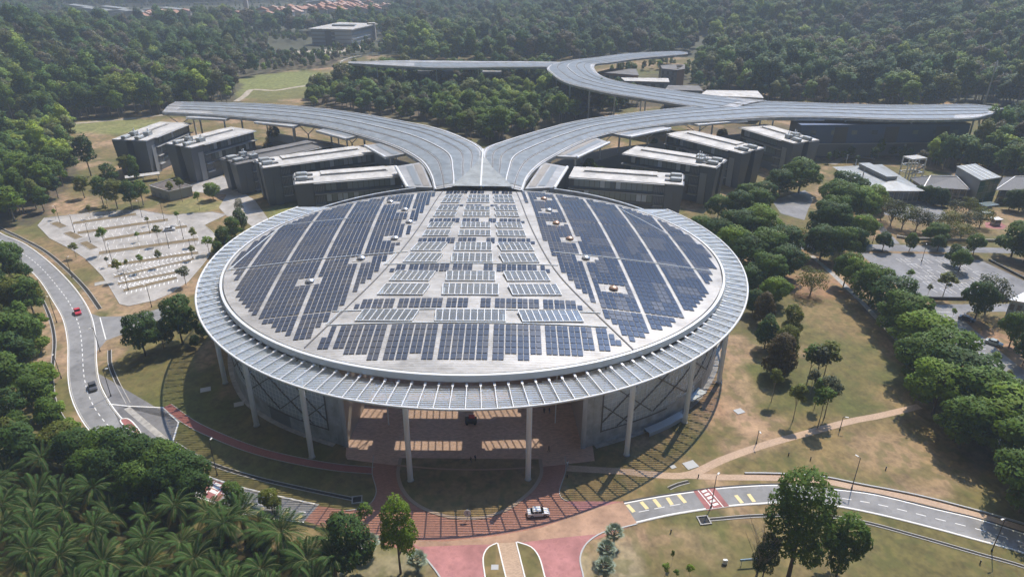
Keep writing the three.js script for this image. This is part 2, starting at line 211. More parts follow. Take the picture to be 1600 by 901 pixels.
function drain(label, path, w = 0.9) { const p = smoothPath(path, 1.5), o = thing('drain', label, 'drain', [0, 0, 0], 0, null, 'structure'); mesh('channel_floor', stripG(p, w, 0.012), M.drainFloor, o); mesh('channel_wall', barG(offsetPath(p, -w / 2 - 0.09), 0.18, 0.11), M.concrete, o); mesh('channel_wall', barG(offsetPath(p, w / 2 + 0.09), 0.18, 0.11), M.concrete, o); return o; }
function sump(label, [x, z], s = 2.2, turn = 0) { const o = thing('drain_sump', label, 'drain', [x, 0, z], turn, null, 'structure'); mesh('sump_floor', boxG(s, 0.02, s, 0, 0.02, 0), M.drainFloor, o); for (const [dx, dz, w, d] of [[0, s / 2, s + 0.3, 0.25], [0, -s / 2, s + 0.3, 0.25], [s / 2, 0, 0.25, s - 0.25], [-s / 2, 0, 0.25, s - 0.25]]) mesh('sump_wall', boxG(w, 0.24, d, dx, 0.12, dz), M.concrete, o); }
const kerb = (parent, path, mat = M.concrete, h = 0.14, w = 0.2) => mesh('kerb', barG(path, w, h), mat, parent);

const [wRoad, wA, wB] = road('road', 'grey asphalt road curving past the oil palms and car park', [[-230.8,-80.6], [-206.3,-65.0], [-191.1,-54.2], [-184.4,-49.0], [-174.3,-41.0], [-159.7,-27.9], [-144.0,-10.7], [-132.4,2.8], [-122.4,17.2], [-115.6,28.6], [-110.7,36.8], [-105.1,45.0], [-98.2,53.3], [-91.4,60.1], [-82.6,67.0], [-72.6,73.8], [-60.5,80.0], [-51.8,83.6], [-45.0,86.6], [-38.5,87.9], [-31.6,88.8]], [[-253.8,-111.6], [-220.7,-85.8], [-201.6,-69.8], [-186.5,-60.0], [-168.6,-45.1], [-150.4,-27.8], [-137.2,-13.9], [-125.8,-0.1], [-116.3,14.3], [-107.7,29.4], [-101.5,39.1], [-94.2,47.9], [-85.8,56.3], [-76.4,64.3], [-67.2,70.6], [-56.8,76.0], [-50.7,78.5], [-45.1,80.3], [-37.4,82.5], [-29.9,84.5]], 0.03, M.asphalt);
mesh('edge_line', stripG(offsetPath(wA, 0.35), 0.28, 0.04), M.paintWhite, wRoad);
mesh('edge_line', stripG(offsetPath(wB, -0.35), 0.26, 0.04), M.paintWhite, wRoad);
kerb(wRoad, wA, M.concrete); kerb(wRoad, wB, M.concrete);
dashes(wRoad, wA.map((p, i) => [(p[0] + wB[i][0]) / 2, (p[1] + wB[i][1]) / 2]), 1.6, 1.6, 0.2, 0.045, M.paintWhite);
{
  const bay = sheet('bus_bay', 'grey bus lay-by beside the curving road with a white outline', 'road', [[-105.0,33.7], [-100.4,40.6], [-94.1,48.2], [-88.6,49.1], [-78.9,49.8], [-72.0,55.7], [-69.5,65.3], [-70.3,69.4], [-76.7,65.3], [-86.1,57.4]], 0.036, M.bayAsphalt);
  mesh('edge_line', stripG([[-93.8,48.5], [-88.5,49.4], [-78.9,50.0], [-72.2,56.0], [-69.9,64.9]], 0.35, 0.047), M.paintWhite, bay);
  mesh('worn_strip', stripG(smoothPath([[-88.1,50.2], [-80.5,56.4], [-71.9,63.4]]), 1.5, 0.042), M.concrete, bay);
  const isl = thing('traffic_island', 'small lens shaped traffic island paved red with white kerb', 'traffic island', [0, 0, 0]);
  const lens = smoothPath([[-87.0,55.3], [-85.8,54.8], [-81.8,57.9], [-78.9,61.4], [-81.1,60.4], [-84.7,57.9]], 0.5, true);
  mesh('island_top', sheetG(lens, 0.15), M.paintRed, isl); mesh('kerb', barG([...lens, lens[1]], 0.3, 0.18), M.paintWhite, isl);
  const acc = sheet('access_road', 'concrete access road leading from the curving road to the hall', 'road', [[-127.0,-1.4], [-121.6,1.3], [-113.9,0.9], [-107.9,-2.5], [-102.3,-6.9], [-98.9,-1.0], [-102.6,5.3], [-107.1,10.5], [-111.6,16.2], [-110.9,22.8], [-117.8,12.3]], 0.034, M.asphalt);
  mesh('stop_line', stripG([[-121.5,1.7], [-112.2,15.5]], 0.3, 0.046), M.paintWhite, acc);
  const cr = sheet('raised_crossing', 'red raised crossing with white bars beside the palms', 'crossing', [[-57.2,75.8], [-54.8,76.8], [-50.6,78.9], [-51.5,83.6], [-55.3,82.0]], 0.042, M.paintRed);
  bars(cr, [[[-54.9,77.2], [-55.2,81.0]], [[-52.2,78.5], [-53.0,82.6]]], M.paintWhite, 0.05, 'crossing_line', 0.3);
  bars(cr, [[[-54.5,77.9], [-52.8,78.7]], [[-54.6,78.9], [-52.8,79.7]], [[-54.6,80.1], [-52.9,80.9]]], M.paintWhite, 0.054, 'crossing_bar', 0.75);
  bars(wRoad, [[[-44.0,83.8], [-44.6,86.4]], [[-41.3,85.1], [-42.1,87.7]], [[-36.1,86.3], [-36.5,88.6]], [[-32.6,87.2], [-33.4,89.2]]], M.paintYellow, 0.05, 'yellow_bar', 0.8);
}
const [eRoad, eA, eB] = road('road', 'grey asphalt road curving away to the tree-lined car park', [[35.3,82.8], [42.7,80.9], [50.9,79.2], [56.7,78.1], [67.6,77.0], [74.1,77.0], [80.5,77.9], [90.2,79.6], [101.7,84.0], [109.0,86.8], [115.5,90.5], [124.4,95.9]], [[37.2,88.9], [44.2,86.8], [52.3,85.0], [57.8,84.0], [63.8,83.3], [71.2,82.8], [78.8,83.4], [87.3,85.7], [98.4,90.0], [105.2,93.0], [111.8,96.0], [119.9,101.9]], 0.03, M.asphalt);
mesh('edge_line', stripG(offsetPath(eA, 0.4), 0.3, 0.04), M.paintWhite, eRoad); mesh('edge_line', stripG(offsetPath(eB, -0.35), 0.3, 0.04), M.paintWhite, eRoad);
kerb(eRoad, eA, M.kerbDark, 0.16, 0.22); kerb(eRoad, eB, M.concrete, 0.1);
dashes(eRoad, eA.map((p, i) => [(p[0] + eB[i][0]) / 2, (p[1] + eB[i][1]) / 2]).filter((p) => p[0] > 74), 1.9, 1.7, 0.2, 0.045, M.paintWhite);
dashes(eRoad, [[38.1,85.7], [44.9,83.9], [50.7,82.6]], 2.4, 1.2, 0.16, 0.045, M.paintWhite);
{
  bars(eRoad, [[[36.0,83.6], [37.1,85.7]], [[39.1,82.7], [40.1,84.8]], [[42.0,81.9], [42.9,84.2]], [[45.0,81.4], [45.6,83.5]], [[47.6,80.4], [48.6,82.9]], [[60.1,80.5], [60.8,82.9]], [[63.0,80.1], [63.5,82.5]]], M.paintYellow, 0.05, 'yellow_bar', 0.85);
  const cr = sheet('raised_crossing', 'red raised crossing with white zebra bars next to lamp post', 'crossing', [[51.1,79.2], [56.1,78.1], [57.8,84.0], [52.7,85.2]], 0.042, M.paintRed);
  bars(cr, [[[52.1,78.8], [54.1,84.7]], [[54.5,78.3], [56.5,84.3]]], M.paintWhite, 0.05, 'crossing_line', 0.22);
  for (let k = 0; k < 5; k++) { const t = 0.1 + k * 0.19, a = [52.4,79.1], b = [54.2,84.3], c = [54.3,78.5], d = [56.2,83.8]; bars(cr, [[[lerp(a[0], b[0], t) + 0.4, lerp(a[1], b[1], t)], [lerp(c[0], d[0], t) - 0.4, lerp(c[1], d[1], t)]]], M.paintWhite, 0.054, 'zebra_bar', 0.62); }
}
// forecourt
const courtyard = sheet('forecourt', 'red brick forecourt loop in front of the round hall', 'pavement', [[-29.9,84.5], [-22.7,85.9], [-20.9,85.5], [-19.0,83.8], [-18.2,80.8], [-20.1,74.9], [-21.2,67.7], [23.6,67.6], [23.6,72.7], [21.6,80.4], [22.7,82.5], [35.4,82.6], [37.2,89.1], [28.7,93.2], [-1.9,96.5], [-7.5,97.1], [-14.8,94.8], [-23.0,92.0], [-31.6,88.8]], 0.026, M.brick);
const pinkDrive = sheet('driveway', 'pink surfaced driveway splitting round a grass median', 'pavement', [[-9.8,93.8], [3.1,94.6], [10.7,94.3], [21.0,92.8], [29.6,91.6], [27.0,93.6], [25.4,95.8], [24.6,98.5], [24.8,102.7], [24.9,110.9], [-0.7,110.7], [-2.4,102.5], [-4.7,99.3], [-6.4,96.5]], 0.034, M.pink);
sheet('paved_band', 'salmon paved band across the forecourt mouth', 'pavement', [[-10.3,93.7], [-2.1,94.1], [8.1,92.6], [17.3,90.3], [26.9,85.7], [32.0,83.0], [35.3,83.0], [37.3,89.1], [29.5,91.8], [19.7,93.1], [10.7,94.7], [3.1,94.9], [-7.0,95.5]], 0.042, M.orange);
sheet('paved_apron', 'pink paved corner beside the forecourt grass', 'pavement', [[22.7,82.7], [34.8,82.8], [30.5,84.1], [26.3,85.6]], 0.05, M.pink);
{
  const rim = smoothPath([[-15.0,69.1], [-14.8,74.5], [-13.1,79.4], [-10.2,83.4], [-5.8,86.4], [-0.3,88.1], [5.4,87.9], [10.7,85.4], [13.5,82.6], [16.4,78.9], [18.3,74.2], [18.2,69.2]], 1);
  const isl = thing('grass_island', 'semicircular lawn with pale kerb inside the brick loop', 'lawn', [0, 0, 0], 0, null, 'structure');
  const im = new THREE.MeshStandardMaterial({ map: groundTex, roughness: 0.95 });
  const g = sheetG(rim, 0.1), p = g.attributes.position, uv = g.attributes.uv; for (let i = 0; i < p.count; i++) uv.setXY(i, (p.getX(i) - NEAR.x0) / (NEAR.x1 - NEAR.x0), (p.getZ(i) - NEAR.z0) / (NEAR.z1 - NEAR.z0));
  mesh('lawn_top', g, im, isl); mesh('kerb', barG(offsetPath(rim, -0.35), 0.8, 0.14), std([0.5, 0.38, 0.29], { map: rep(grain, 4) }), isl);
  kerb(courtyard, smoothPath([[-21.1,68.3], [-20.3,74.3], [-18.3,80.4], [-18.9,83.7], [-20.9,85.3], [-23.7,85.9]], 1), M.concrete); kerb(courtyard, smoothPath([[23.7,68.1], [23.6,72.7], [21.7,80.0], [22.1,81.9], [23.4,82.7]], 1), M.concrete);
  const lawnSheet = (pts, y) => { const q = sheetG(pts, y), pp = q.attributes.position, u = q.attributes.uv; for (let i = 0; i < pp.count; i++) u.setXY(i, (pp.getX(i) + 60 - NEAR.x0) / (NEAR.x1 - NEAR.x0), (pp.getZ(i) - 10 - NEAR.z0) / (NEAR.z1 - NEAR.z0)); return q; };
  const med = thing('median', 'grass median with a tan walkway between two pink lanes', 'median', [0, 0, 0], 0, null, 'structure');
  mesh('walkway', sheetG([[8.5,94.5], [12.2,94.2], [13.8,102.6], [15.0,110.9], [11.3,110.8], [10.2,102.6]], 0.06), M.tanPath, med);
  const lm = smoothPath([[8.4,94.5], [6.7,95.6], [5.8,97.8], [6.3,102.6], [7.7,110.8]], 1), rm = smoothPath([[12.4,94.2], [15.1,95.4], [16.5,97.5], [17.6,102.7], [18.9,110.9]], 1);
  mesh('lawn_top', lawnSheet([...lm, [11.3,110.8], [10.2,102.6]], 0.13), im, med); mesh('lawn_top', lawnSheet([...rm, [15.0,110.9], [13.8,102.6]], 0.13), im, med);
  for (const p of [lm, rm, [[8.5,94.5], [10.2,102.6], [11.3,110.8]], [[12.2,94.2], [13.8,102.6], [15.0,110.9]]]) mesh('kerb', barG(p, 0.25, 0.18), M.paintWhite, med);
  mesh('manhole_cover', boxG(1.4, 0.1, 1.2, ...((a) => [a[0], 0.12, a[1]])([8.1,100.5])), M.slab, med);
  kerb(pinkDrive, smoothPath([[24.9,110.9], [24.9,102.7], [24.6,98.5], [25.4,95.8], [27.0,93.6], [29.7,91.6], [34.5,90.0], [37.2,89.1]], 1), M.slab, 0.16, 0.3); kerb(pinkDrive, smoothPath([[-7.6,96.1], [-5.7,98.1], [-2.4,102.5], [1.6,110.8]], 1), M.slab, 0.16, 0.3);
}
sheet('footpath', 'red paved footpath from the lay-by to the forecourt', 'path', ((p) => [...offsetPath(p, -1.05), ...offsetPath(p, 1.05).reverse()])(smoothPath([[-78.3,49.2], [-69.1,56.3], [-62.2,60.4], [-49.7,66.5], [-38.5,70.2], [-28.2,72.5], [-20.2,73.4]], 2)), 0.022, M.redPath);
{
  const lp = smoothPath([[-78.3,49.2], [-69.1,56.3], [-62.2,60.4], [-49.7,66.5], [-38.5,70.2], [-28.2,72.5], [-20.2,73.4]], 2); for (const s of [-1.15, 1.15]) top('kerb', barG(offsetPath(lp, s), 0.16, 0.1), M.concrete, s < 0 ? 'thin kerb on the hall side of the red footpath' : 'thin kerb on the road side of the red footpath', 'kerb', null, 'structure');
  const tp = (label, pts, w, y) => sheet('footpath', label, 'path', ((p) => [...offsetPath(p, -w / 2), ...offsetPath(p, w / 2).reverse()])(smoothPath(pts, 2)), y, M.tanPath);
  tp('tan paved footpath climbing across the lawn to the tree row', [[23.8,72.1], [36.0,73.1], [48.3,74.5], [51.8,73.9], [60.4,68.9], [72.4,63.2], [83.2,59.1], [97.1,53.8], [105.3,51.5], [118.0,47.2]], 2.1, 0.022);
  tp('tan paved footpath following the curving road', [[50.5,74.3], [58.3,74.8], [68.4,74.9], [80.1,75.6], [88.5,78.2], [98.6,81.3], [107.8,85.2], [116.2,89.4], [125.3,94.8]], 1.9, 0.026);
  const wall = thing('edge_wall', 'low concrete upstand along the roadside footpath', 'wall', [0, 0, 0]); mesh('wall_body', barG(offsetPath(smoothPath([[64.1,73.6], [68.8,73.6], [80.6,74.4], [89.1,77.0], [99.2,80.1], [108.5,84.0], [117.0,88.2], [126.2,93.7]], 2), 0), 0.35, 0.35), M.slab, wall);
}
drain('dark concrete drain beside the lay-by ending at forecourt', [[-69.6,64.2], [-64.3,67.7], [-57.8,71.5], [-46.5,75.9], [-36.1,79.0], [-22.9,82.5]], 0.75); sump('square drain sump near the brick forecourt', [-22.0,82.7], 2, 0.2);
drain('long dark concrete drain between road and left car park', [[-226.4,-89.8], [-205.5,-75.7], [-189.6,-64.7], [-173.2,-52.6], [-155.6,-36.7], [-137.7,-18.8], [-124.6,-4.0]], 1.1);
drain('short dark drain beside the bend opposite the hall', [[-107.7,21.8], [-103.4,29.5], [-97.9,37.0], [-88.7,48.3]], 0.8);
drain('dark drain along the thicket side of the road', [[-152.3,-16.1], [-136.9,2.7], [-127.5,16.0], [-121.2,26.9], [-115.6,36.8], [-107.5,48.6], [-101.8,54.9], [-92.5,63.7]], 0.7);
drain('dark concrete drain below the right hand road', [[52.3,87.8], [63.2,86.6], [77.5,86.6], [84.3,88.1], [93.0,91.7], [103.1,96.3], [109.6,99.2], [116.4,103.3]], 0.6); sump('square drain sump beside the zebra crossing lamp', [51.3,88.0], 2.2, 0.15);
drain('short drain between the footpath and zebra road', [[45.9,78.6], [48.0,77.4], [50.8,76.4]], 0.7);
for (const [p, s] of [[[69.9,50.0], 2.4], [[52.5,70.8], 3], [[48.3,71.5], 1.3], [[-71.2,41.8], 2.6], [[-59.9,48.3], 2.4], [[-18.8,97.0], 2]]) top('manhole_slab', boxG(s, 0.12, s * 0.8, p[0], 0.06, p[1], 0.4), M.slab, 'grey concrete manhole slab set in the lawn', 'manhole', 'manhole slabs in the lawn');
top('manhole_slab', boxG(4, 0.12, 3, ...((a) => [a[0], 0.06, a[1]])([-134.8,-23.4]), 0.5), M.concrete, 'pale concrete slab on grass beside the left car park', 'manhole');

// left car park
{
  const outline = [[-192.7,-79.9], [-195.7,-89.3], [-178.6,-97.1], [-160.3,-101.0], [-142.8,-94.0], [-125.2,-98.6], [-117.5,-95.1], [-119.8,-87.9], [-121.8,-81.7], [-112.7,-70.4], [-110.2,-60.0], [-106.4,-47.8], [-105.5,-38.2], [-104.7,-25.0], [-107.0,-14.9], [-109.8,-10.2], [-116.4,-6.2], [-119.9,-7.6], [-128.7,-18.7], [-137.3,-29.2], [-152.3,-44.8], [-163.4,-54.3], [-178.4,-65.2]];
  const lot = sheet('car_park', 'pale concrete car park with planted strips left of the hall', 'car park', outline, 0.02, M.lotConcrete);
  kerb(lot, [...outline, outline[0]], M.concrete, 0.14, 0.25);
  const strips = [[[-188.1,-83.6], [-180.5,-78.2], 3], [[-175.6,-72.2], [-166.8,-65.7], 3], [[-162.9,-61.6], [-154.6,-54.8], 3], [[-179.3,-82.7], [-157.9,-95.1], 3], [[-170.9,-71.4], [-140.5,-88.2], 3.2], [[-155.8,-64.2], [-128.7,-80.3], 3], [[-150.4,-50.3], [-117.7,-65.6], 3.2], [[-140.4,-38.2], [-111.9,-51.6], 2.6], [[-133.0,-28.6], [-110.9,-45.4], 1.6], [[-128.6,-22.8], [-112.1,-33.2], 2], [[-124.0,-17.6], [-110.0,-28.3], 2.4]];
  const soil = std([0.3, 0.225, 0.12], { map: rep(mottled, 9) }); let marks = [];
  strips.forEach(([a, b, w], k) => {
    const o = thing('planting_strip', 'narrow dry planting strip between rows of parking bays', 'planting strip', [0, 0, 0], 0, 'planting strips in the left car park');
    mesh('strip_soil', stripG([a, b], w, 0.1), soil, o); const q = [[0, -1], [1, -1], [1, 1], [0, 1], [0, -1]].map(([e, s]) => { const n = normals2([a, b])[0], p = e ? b : a; return [p[0] + n[0] * s * w / 2, p[1] + n[1] * s * w / 2]; });
    mesh('kerb', merge([0, 1, 2, 3].map((i) => barG([q[i], q[i + 1]], 0.2, 0.15))), M.concrete, o);
    if (k < 3) return; const L = Math.hypot(b[0] - a[0], b[1] - a[1]), dx = (b[0] - a[0]) / L, dz = (b[1] - a[1]) / L;
    for (let s = 1; s < L; s += k > 6 ? 1.5 : 2.7) for (const e of [-1, 1]) { if (rand() < 0.06) continue; const l = k > 6 ? 2.2 : 4.4, p = [a[0] + dx * s - dz * e * (w / 2 + 0.2), a[1] + dz * s + dx * e * (w / 2 + 0.2)]; marks.push(stripG([p, [p[0] - dz * e * l - dx * 0.6, p[1] + dx * e * l - dz * 0.6]], k > 6 ? 0.32 : 0.14, 0.03)); }
  });
  mesh('bay_lines', merge(marks), M.paintWhite, lot).userData.kind = 'stuff';
  sheet('service_road', 'pale concrete service road below the office blocks', 'road', [[-124.6,-104.7], [-128.4,-125.1], [-124.2,-130.0], [-111.6,-115.2], [-97.9,-91.5], [-91.9,-79.6], [-96.5,-75.2], [-106.8,-87.6], [-116.8,-93.5]], 0.024, M.lotConcrete);
  sheet('service_road', 'pale concrete apron between the dark office blocks', 'road', [[-155.3,-121.8], [-152.0,-142.1], [-142.3,-155.1], [-124.3,-133.1], [-128.0,-123.2], [-145.9,-127.5]], 0.022, M.lotConcrete);
  const pth = (label, pts, w, mat = M.sandPath, name = 'track') => sheet(name, label, 'path', ((p) => [...offsetPath(p, -w / 2), ...offsetPath(p, w / 2).reverse()])(smoothPath(pts, 4)), 0.025, mat);
  pth('pale path along the forest edge above the office blocks', [[-344.5,-257.4], [-309.4,-269.3], [-292.0,-274.5], [-266.8,-287.5], [-243.6,-303.4], [-213.1,-322.4]], 4.5);
  pth('sandy track winding over the green field', [[-208.7,-356.3], [-210.6,-380.4], [-214.3,-409.7], [-208.7,-409.5], [-193.8,-405.9], [-182.2,-421.0], [-167.5,-439.9], [-174.7,-468.1], [-181.9,-490.8]], 5);
  pth('thin sandy track across the field to the walkway', [[-175.7,-471.8], [-164.4,-482.5], [-149.5,-493.4]], 3);
  pth('sandy forest path through the inner courtyard trees', [[-36.7,-330.8], [-19.1,-320.9], [-11.7,-290.2], [-13.0,-259.1]], 5);
  pth('curved concrete path behind the clubhouse roof', [[192.2,-184.7], [201.9,-195.5], [213.0,-201.0], [222.1,-196.4]], 4);
}
// car parks on the right
{
  const lot = (label, pts, y = 0.022) => sheet('car_park', label, 'car park', pts, y, M.lotGrey);
  const l1 = lot('grey car park with faded bays behind the tree row', [[149.1,-55.6], [181.0,-55.1], [193.3,-49.1], [199.9,-21.0], [194.9,-14.0], [148.7,-15.6], [148.6,-33.1]]);
  const l2 = lot('grey parking lane with white bays beside the tree row', [[152.5,-11.2], [193.9,-12.5], [189.9,-6.9], [162.1,-5.9], [157.6,-0.6], [157.1,10.0], [157.1,39.3], [142.5,64.2], [140.3,51.3], [141.9,41.3], [143.9,26.7], [147.4,7.8]], 0.026);
  lot('grey car park below the last office block', [[135.8,-119.7], [158.3,-136.5], [158.2,-124.2], [149.1,-108.2], [141.3,-92.7], [133.9,-101.4]]);
  lot('grey car park in front of the clubhouse', [[179.6,-102.3], [202.9,-123.3], [208.7,-120.2], [212.2,-110.6], [208.6,-96.5], [191.1,-91.8]]);
  sheet('road', 'grey service road crossing behind the right car parks', 'road', [[114.0,-67.2], [150.0,-65.1], [183.4,-63.8], [227.9,-60.3], [224.6,-55.7], [179.6,-57.1], [147.0,-58.3], [111.5,-59.6]], 0.028, M.lotGrey);
  sheet('road', 'narrow grey lane running up to the clubhouse', 'road', [[171.0,-92.2], [174.1,-92.1], [170.1,-65.5], [166.2,-64.8]], 0.024, M.lotGrey);
  sheet('paving', 'red paved pad around the guard booth', 'pavement', [[220.9,-91.2], [228.1,-92.8], [227.8,-87.0], [223.6,-83.1], [217.4,-84.8]], 0.024, M.paintRed);
  sheet('footpath', 'pale footpath beside the row of big trees', 'path', ((p) => [...offsetPath(p, -0.9), ...offsetPath(p, 0.9).reverse()])([[128.9,-52.7], [129.9,-36.2], [130.3,-13.9], [129.3,19.3], [129.0,45.6], [130.7,58.6], [131.5,75.3]]), 0.022, M.concrete);
  const g1 = [], g2 = [];
  for (let r = 0; r < 6; r++) for (let k = 0; k < 16; k++) { if (rand() < 0.3) continue; const a = [160.8,-50.3], u = [187.3,-48.6], v = [159.4,-17.0]; const s = k / 16, t = r / 6; const p = [a[0] + (u[0] - a[0]) * s + (v[0] - a[0]) * t * 0.95, a[1] + (u[1] - a[1]) * s + (v[1] - a[1]) * t * 0.95]; g1.push(stripG([p, [p[0] + 0.6, p[1] + 3.6]], 0.16, 0.035), ...(rand() < 0.5 ? [stripG([p, [p[0] + 2.4, p[1] - 0.3]], 0.16, 0.04)] : [])); }
  mesh('bay_lines', merge(g1), M.paintWhite, l1).userData.kind = 'stuff';
  const a = [151.5,-6.1], b = [145.5,41.0]; for (let k = 0; k < 19; k++) { const t = k / 18, x = lerp(a[0], b[0], t), z = lerp(a[1], b[1], t); g2.push(stripG([[x, z], [x + 5, z + 0.5]], 0.18, 0.042)); }
  mesh('bay_lines', merge(g2), M.paintWhite, l2).userData.kind = 'stuff';
  top('retaining_wall', barG([[148.5,-15.2], [164.8,-14.9], [194.6,-13.5]], 0.5, 1.1), M.darkFrame, 'low dark retaining wall between the two right car parks', 'wall');
  top('retaining_wall', barG([[196.2,-49.0], [198.6,-32.3], [199.5,-20.5]], 0.4, 0.8), M.darkFrame, 'low dark kerb wall along the far car park corner', 'wall');
  top('retaining_wall', barG([[172.2,-72.6], [176.4,-70.4], [197.1,-69.3], [222.8,-68.1]], 0.5, 1), M.concrete, 'pale low wall beyond the service road', 'wall');
}
sheet('parade_ground', 'pale paved yard beside the distant office building', 'pavement', [[-261.7,-654.4], [-257.3,-683.8], [-234.4,-701.4], [-210.2,-700.1], [-191.2,-732.0], [-173.3,-724.2], [-175.4,-685.8], [-200.2,-657.1], [-232.4,-636.1]], 0.05, M.sandPath);
sheet('parade_ground', 'brown bare earth yard left of the distant office', 'ground', [[-305.2,-738.1], [-284.9,-765.1], [-243.6,-770.1], [-219.5,-740.3], [-248.8,-695.8], [-289.1,-697.9]], 0.05, std([0.42, 0.33, 0.2], { map: rep(mottled, 40) }));

// ---------------------------------------------------------------- the round hall
const hall = thing('round_hall', 'vast round hall with solar panelled roof and louvred steel ring', 'building');
const RX = 73.5, RZ = 68.4, ZC = 3, roofY = (x, z) => 23.1 + 0.018 * z + 4.5 * Math.max(0, 1 - (x / RX) ** 2 - ((z - ZC) / RZ) ** 2);      // a shallow dome
const seamL = [[-36.3, 60.4], [-30.4, 44.1], [-24.2, 23.4], [-19.2, -7.2], [-16.3, -62.7]], seamR = [[39.1, 60.3], [31.6, 44.8], [23.4, 24.2], [17.6, -6.4], [12.5, -61.1]];
const onSeam = (s, z) => { for (let i = 1; i < s.length; i++) if (z >= s[i][1] || i === s.length - 1) { const t = (z - s[i - 1][1]) / (s[i][1] - s[i - 1][1]); return lerp(s[i - 1][0], s[i][0], t); } };
const inRoof = (x, z, k) => (x / (RX * k)) ** 2 + ((z - ZC) / (RZ * k)) ** 2 < 1;
const skyRows = [[46.4, 50.8], [33.4, 38.2], [25.9, 30.5], [14, 18.9], [5.7, 10.7], [-5.1, -1.6], [-13.1, -9.1], [-24.7, -21.6], [-32.3, -28.8], [-43.6, -40.1], [-50.8, -47.1]];
const skylights = [];
for (const [z0, z1] of skyRows) { const zm = (z0 + z1) / 2, l = onSeam(seamL, zm), r = onSeam(seamR, zm), W = r - l; for (const [a, b, sh, sl] of [[0.09, 0.3, -0.3, 0.05], [0.375, 0.634, 0.02, 0], [0.69, 0.915, 0.26, -0.07]]) skylights.push({ x0: l + W * a, x1: l + W * b, z0, z1, sh: sh * (z0 > 0 ? 1 : 0.6), sl: sl * (z0 > 0 ? 1 : 0.3) }); }
const skyPt = (s, u, v) => { const x = lerp(s.x0, s.x1, u) + s.sh * (lerp(s.z0, s.z1, v) - (s.z0 + s.z1) / 2); return [x, lerp(s.z0, s.z1, v) + s.sl * (x - (s.sl > 0 ? s.x1 : s.x0))]; };
{
  // roof sheet: a fine grid over the ellipse, left open under the skylights
  const st = 0.8, EX = RX - 0.95, EZ = RZ - 0.95, nx = Math.ceil((2 * EX) / st), nz = Math.ceil((2 * EZ) / st), pos = [], uv = [], idx = [], at = (i, j) => { let x = -EX + (2 * EX * i) / nx, z = ZC - EZ + (2 * EZ * j) / nz; const q = Math.hypot(x / EX, (z - ZC) / EZ); if (q > 1) { x /= q; z = ZC + (z - ZC) / q; } return [x, z]; };
  const boxes = skylights.map((s) => [0, 1].flatMap((u) => [0, 1].map((v) => skyPt(s, u, v)))).map((q) => [Math.min(...q.map((p) => p[0])), Math.max(...q.map((p) => p[0])), Math.min(...q.map((p) => p[1])), Math.max(...q.map((p) => p[1]))]), quads = skylights.map((s) => [[0.005, 0.02], [0.995, 0.02], [0.995, 0.98], [0.005, 0.98]].map(([u, v]) => skyPt(s, u, v)));
  const open = (p) => { for (let k = 0; k < boxes.length; k++) { const b = boxes[k]; if (p[0] > b[0] && p[0] < b[1] && p[1] > b[2] && p[1] < b[3] && inside(p, quads[k])) return true; } return false; };
  for (let j = 0; j <= nz; j++) for (let i = 0; i <= nx; i++) { const [x, z] = at(i, j); pos.push(x, roofY(x, z), z); uv.push(x, z); }
  for (let j = 0; j < nz; j++) for (let i = 0; i < nx; i++) { const c = [at(i, j), at(i + 1, j), at(i, j + 1), at(i + 1, j + 1)]; if (c.every(([x, z]) => Math.hypot(x / EX, (z - ZC) / EZ) > 0.9999)) continue; if (c.every(open)) continue; const a = j * (nx + 1) + i, b = a + nx + 1; idx.push(a, b, a + 1, a + 1, b, b + 1); }
  mesh('roof', geoOf(pos, idx, uv), M.roofMetal, hall);
  const band = (name, prof, mat) => { const pos = [], idx = [], n = prof.length; for (let i = 0; i <= 240; i++) { const t = (i / 240) * 2 * PI; for (const [d, y] of prof) { const x = (RX + d) * Math.sin(t), z = ZC + (RZ + d) * Math.cos(t); pos.push(x, y + roofY(x, z), z); } if (i) for (let k = 0; k < n - 1; k++) { const a = (i - 1) * n + k, b = a + n; idx.push(a, a + 1, b, a + 1, b + 1, b); } } const q = geoOf(pos, idx).toNonIndexed(); q.computeVertexNormals(); return mesh(name, q, mat, hall); };
  band('gutter_channel', [[-0.95, 0.0], [-0.95, -0.7], [-0.55, -0.7], [-0.55, 0.0]], M.slab);
  band('gutter', [[-0.55, 0.0], [-0.55, 0.16], [-0.2, 0.18], [0.1, 0.14], [0.12, -0.5]], M.whiteMetal);
  band('roof_fascia', [[0.13, 0.14], [0.16, -1.5], [0.05, -1.5]], M.ringSteel);
  const line = (name, pts, w, h, mat, dy) => { const c = new THREE.CatmullRomCurve3(pts.map(([x, z]) => new V3(x, 0, z))), n = 40, gs = []; const P = (t) => { const p = c.getPoint(t); return [p.x, roofY(p.x, p.z) + dy, p.z]; }; for (let k = 0; k < n; k++) gs.push(beamG(P(k / n), P((k + 1) / n), w, h)); mesh(name, merge(gs), mat, hall); };
  line('roof_seam', seamL, 0.3, 0.24, M.seam, 0.06); line('roof_seam', seamR, 0.3, 0.24, M.seam, 0.06);
  const rail = (a, b, w = 0.22) => line('conduit_rail', [a, b], w, 0.16, M.slat, 0.16);
  rail([-71, 16.4], [-19.5, 11]); rail([-70.2, 15.8], [-66.3, -21.5], 0.3); rail([-66.4, -21.7], [-44.1, -23.4]); rail([23, 10.3], [68.4, 15.5]); rail([-33, 51.4], [34, 51.4], 0.24); rail([-33.5, 45.2], [33, 45.2], 0.24); rail([-33.6, 51.2], [-31.4, 45.4], 0.2); rail([-25, 19.6], [24, 19.6], 0.2); rail([-24.5, 19.4], [-22.8, 12], 0.2); rail([62, -12], [50, -40], 0.2);
}
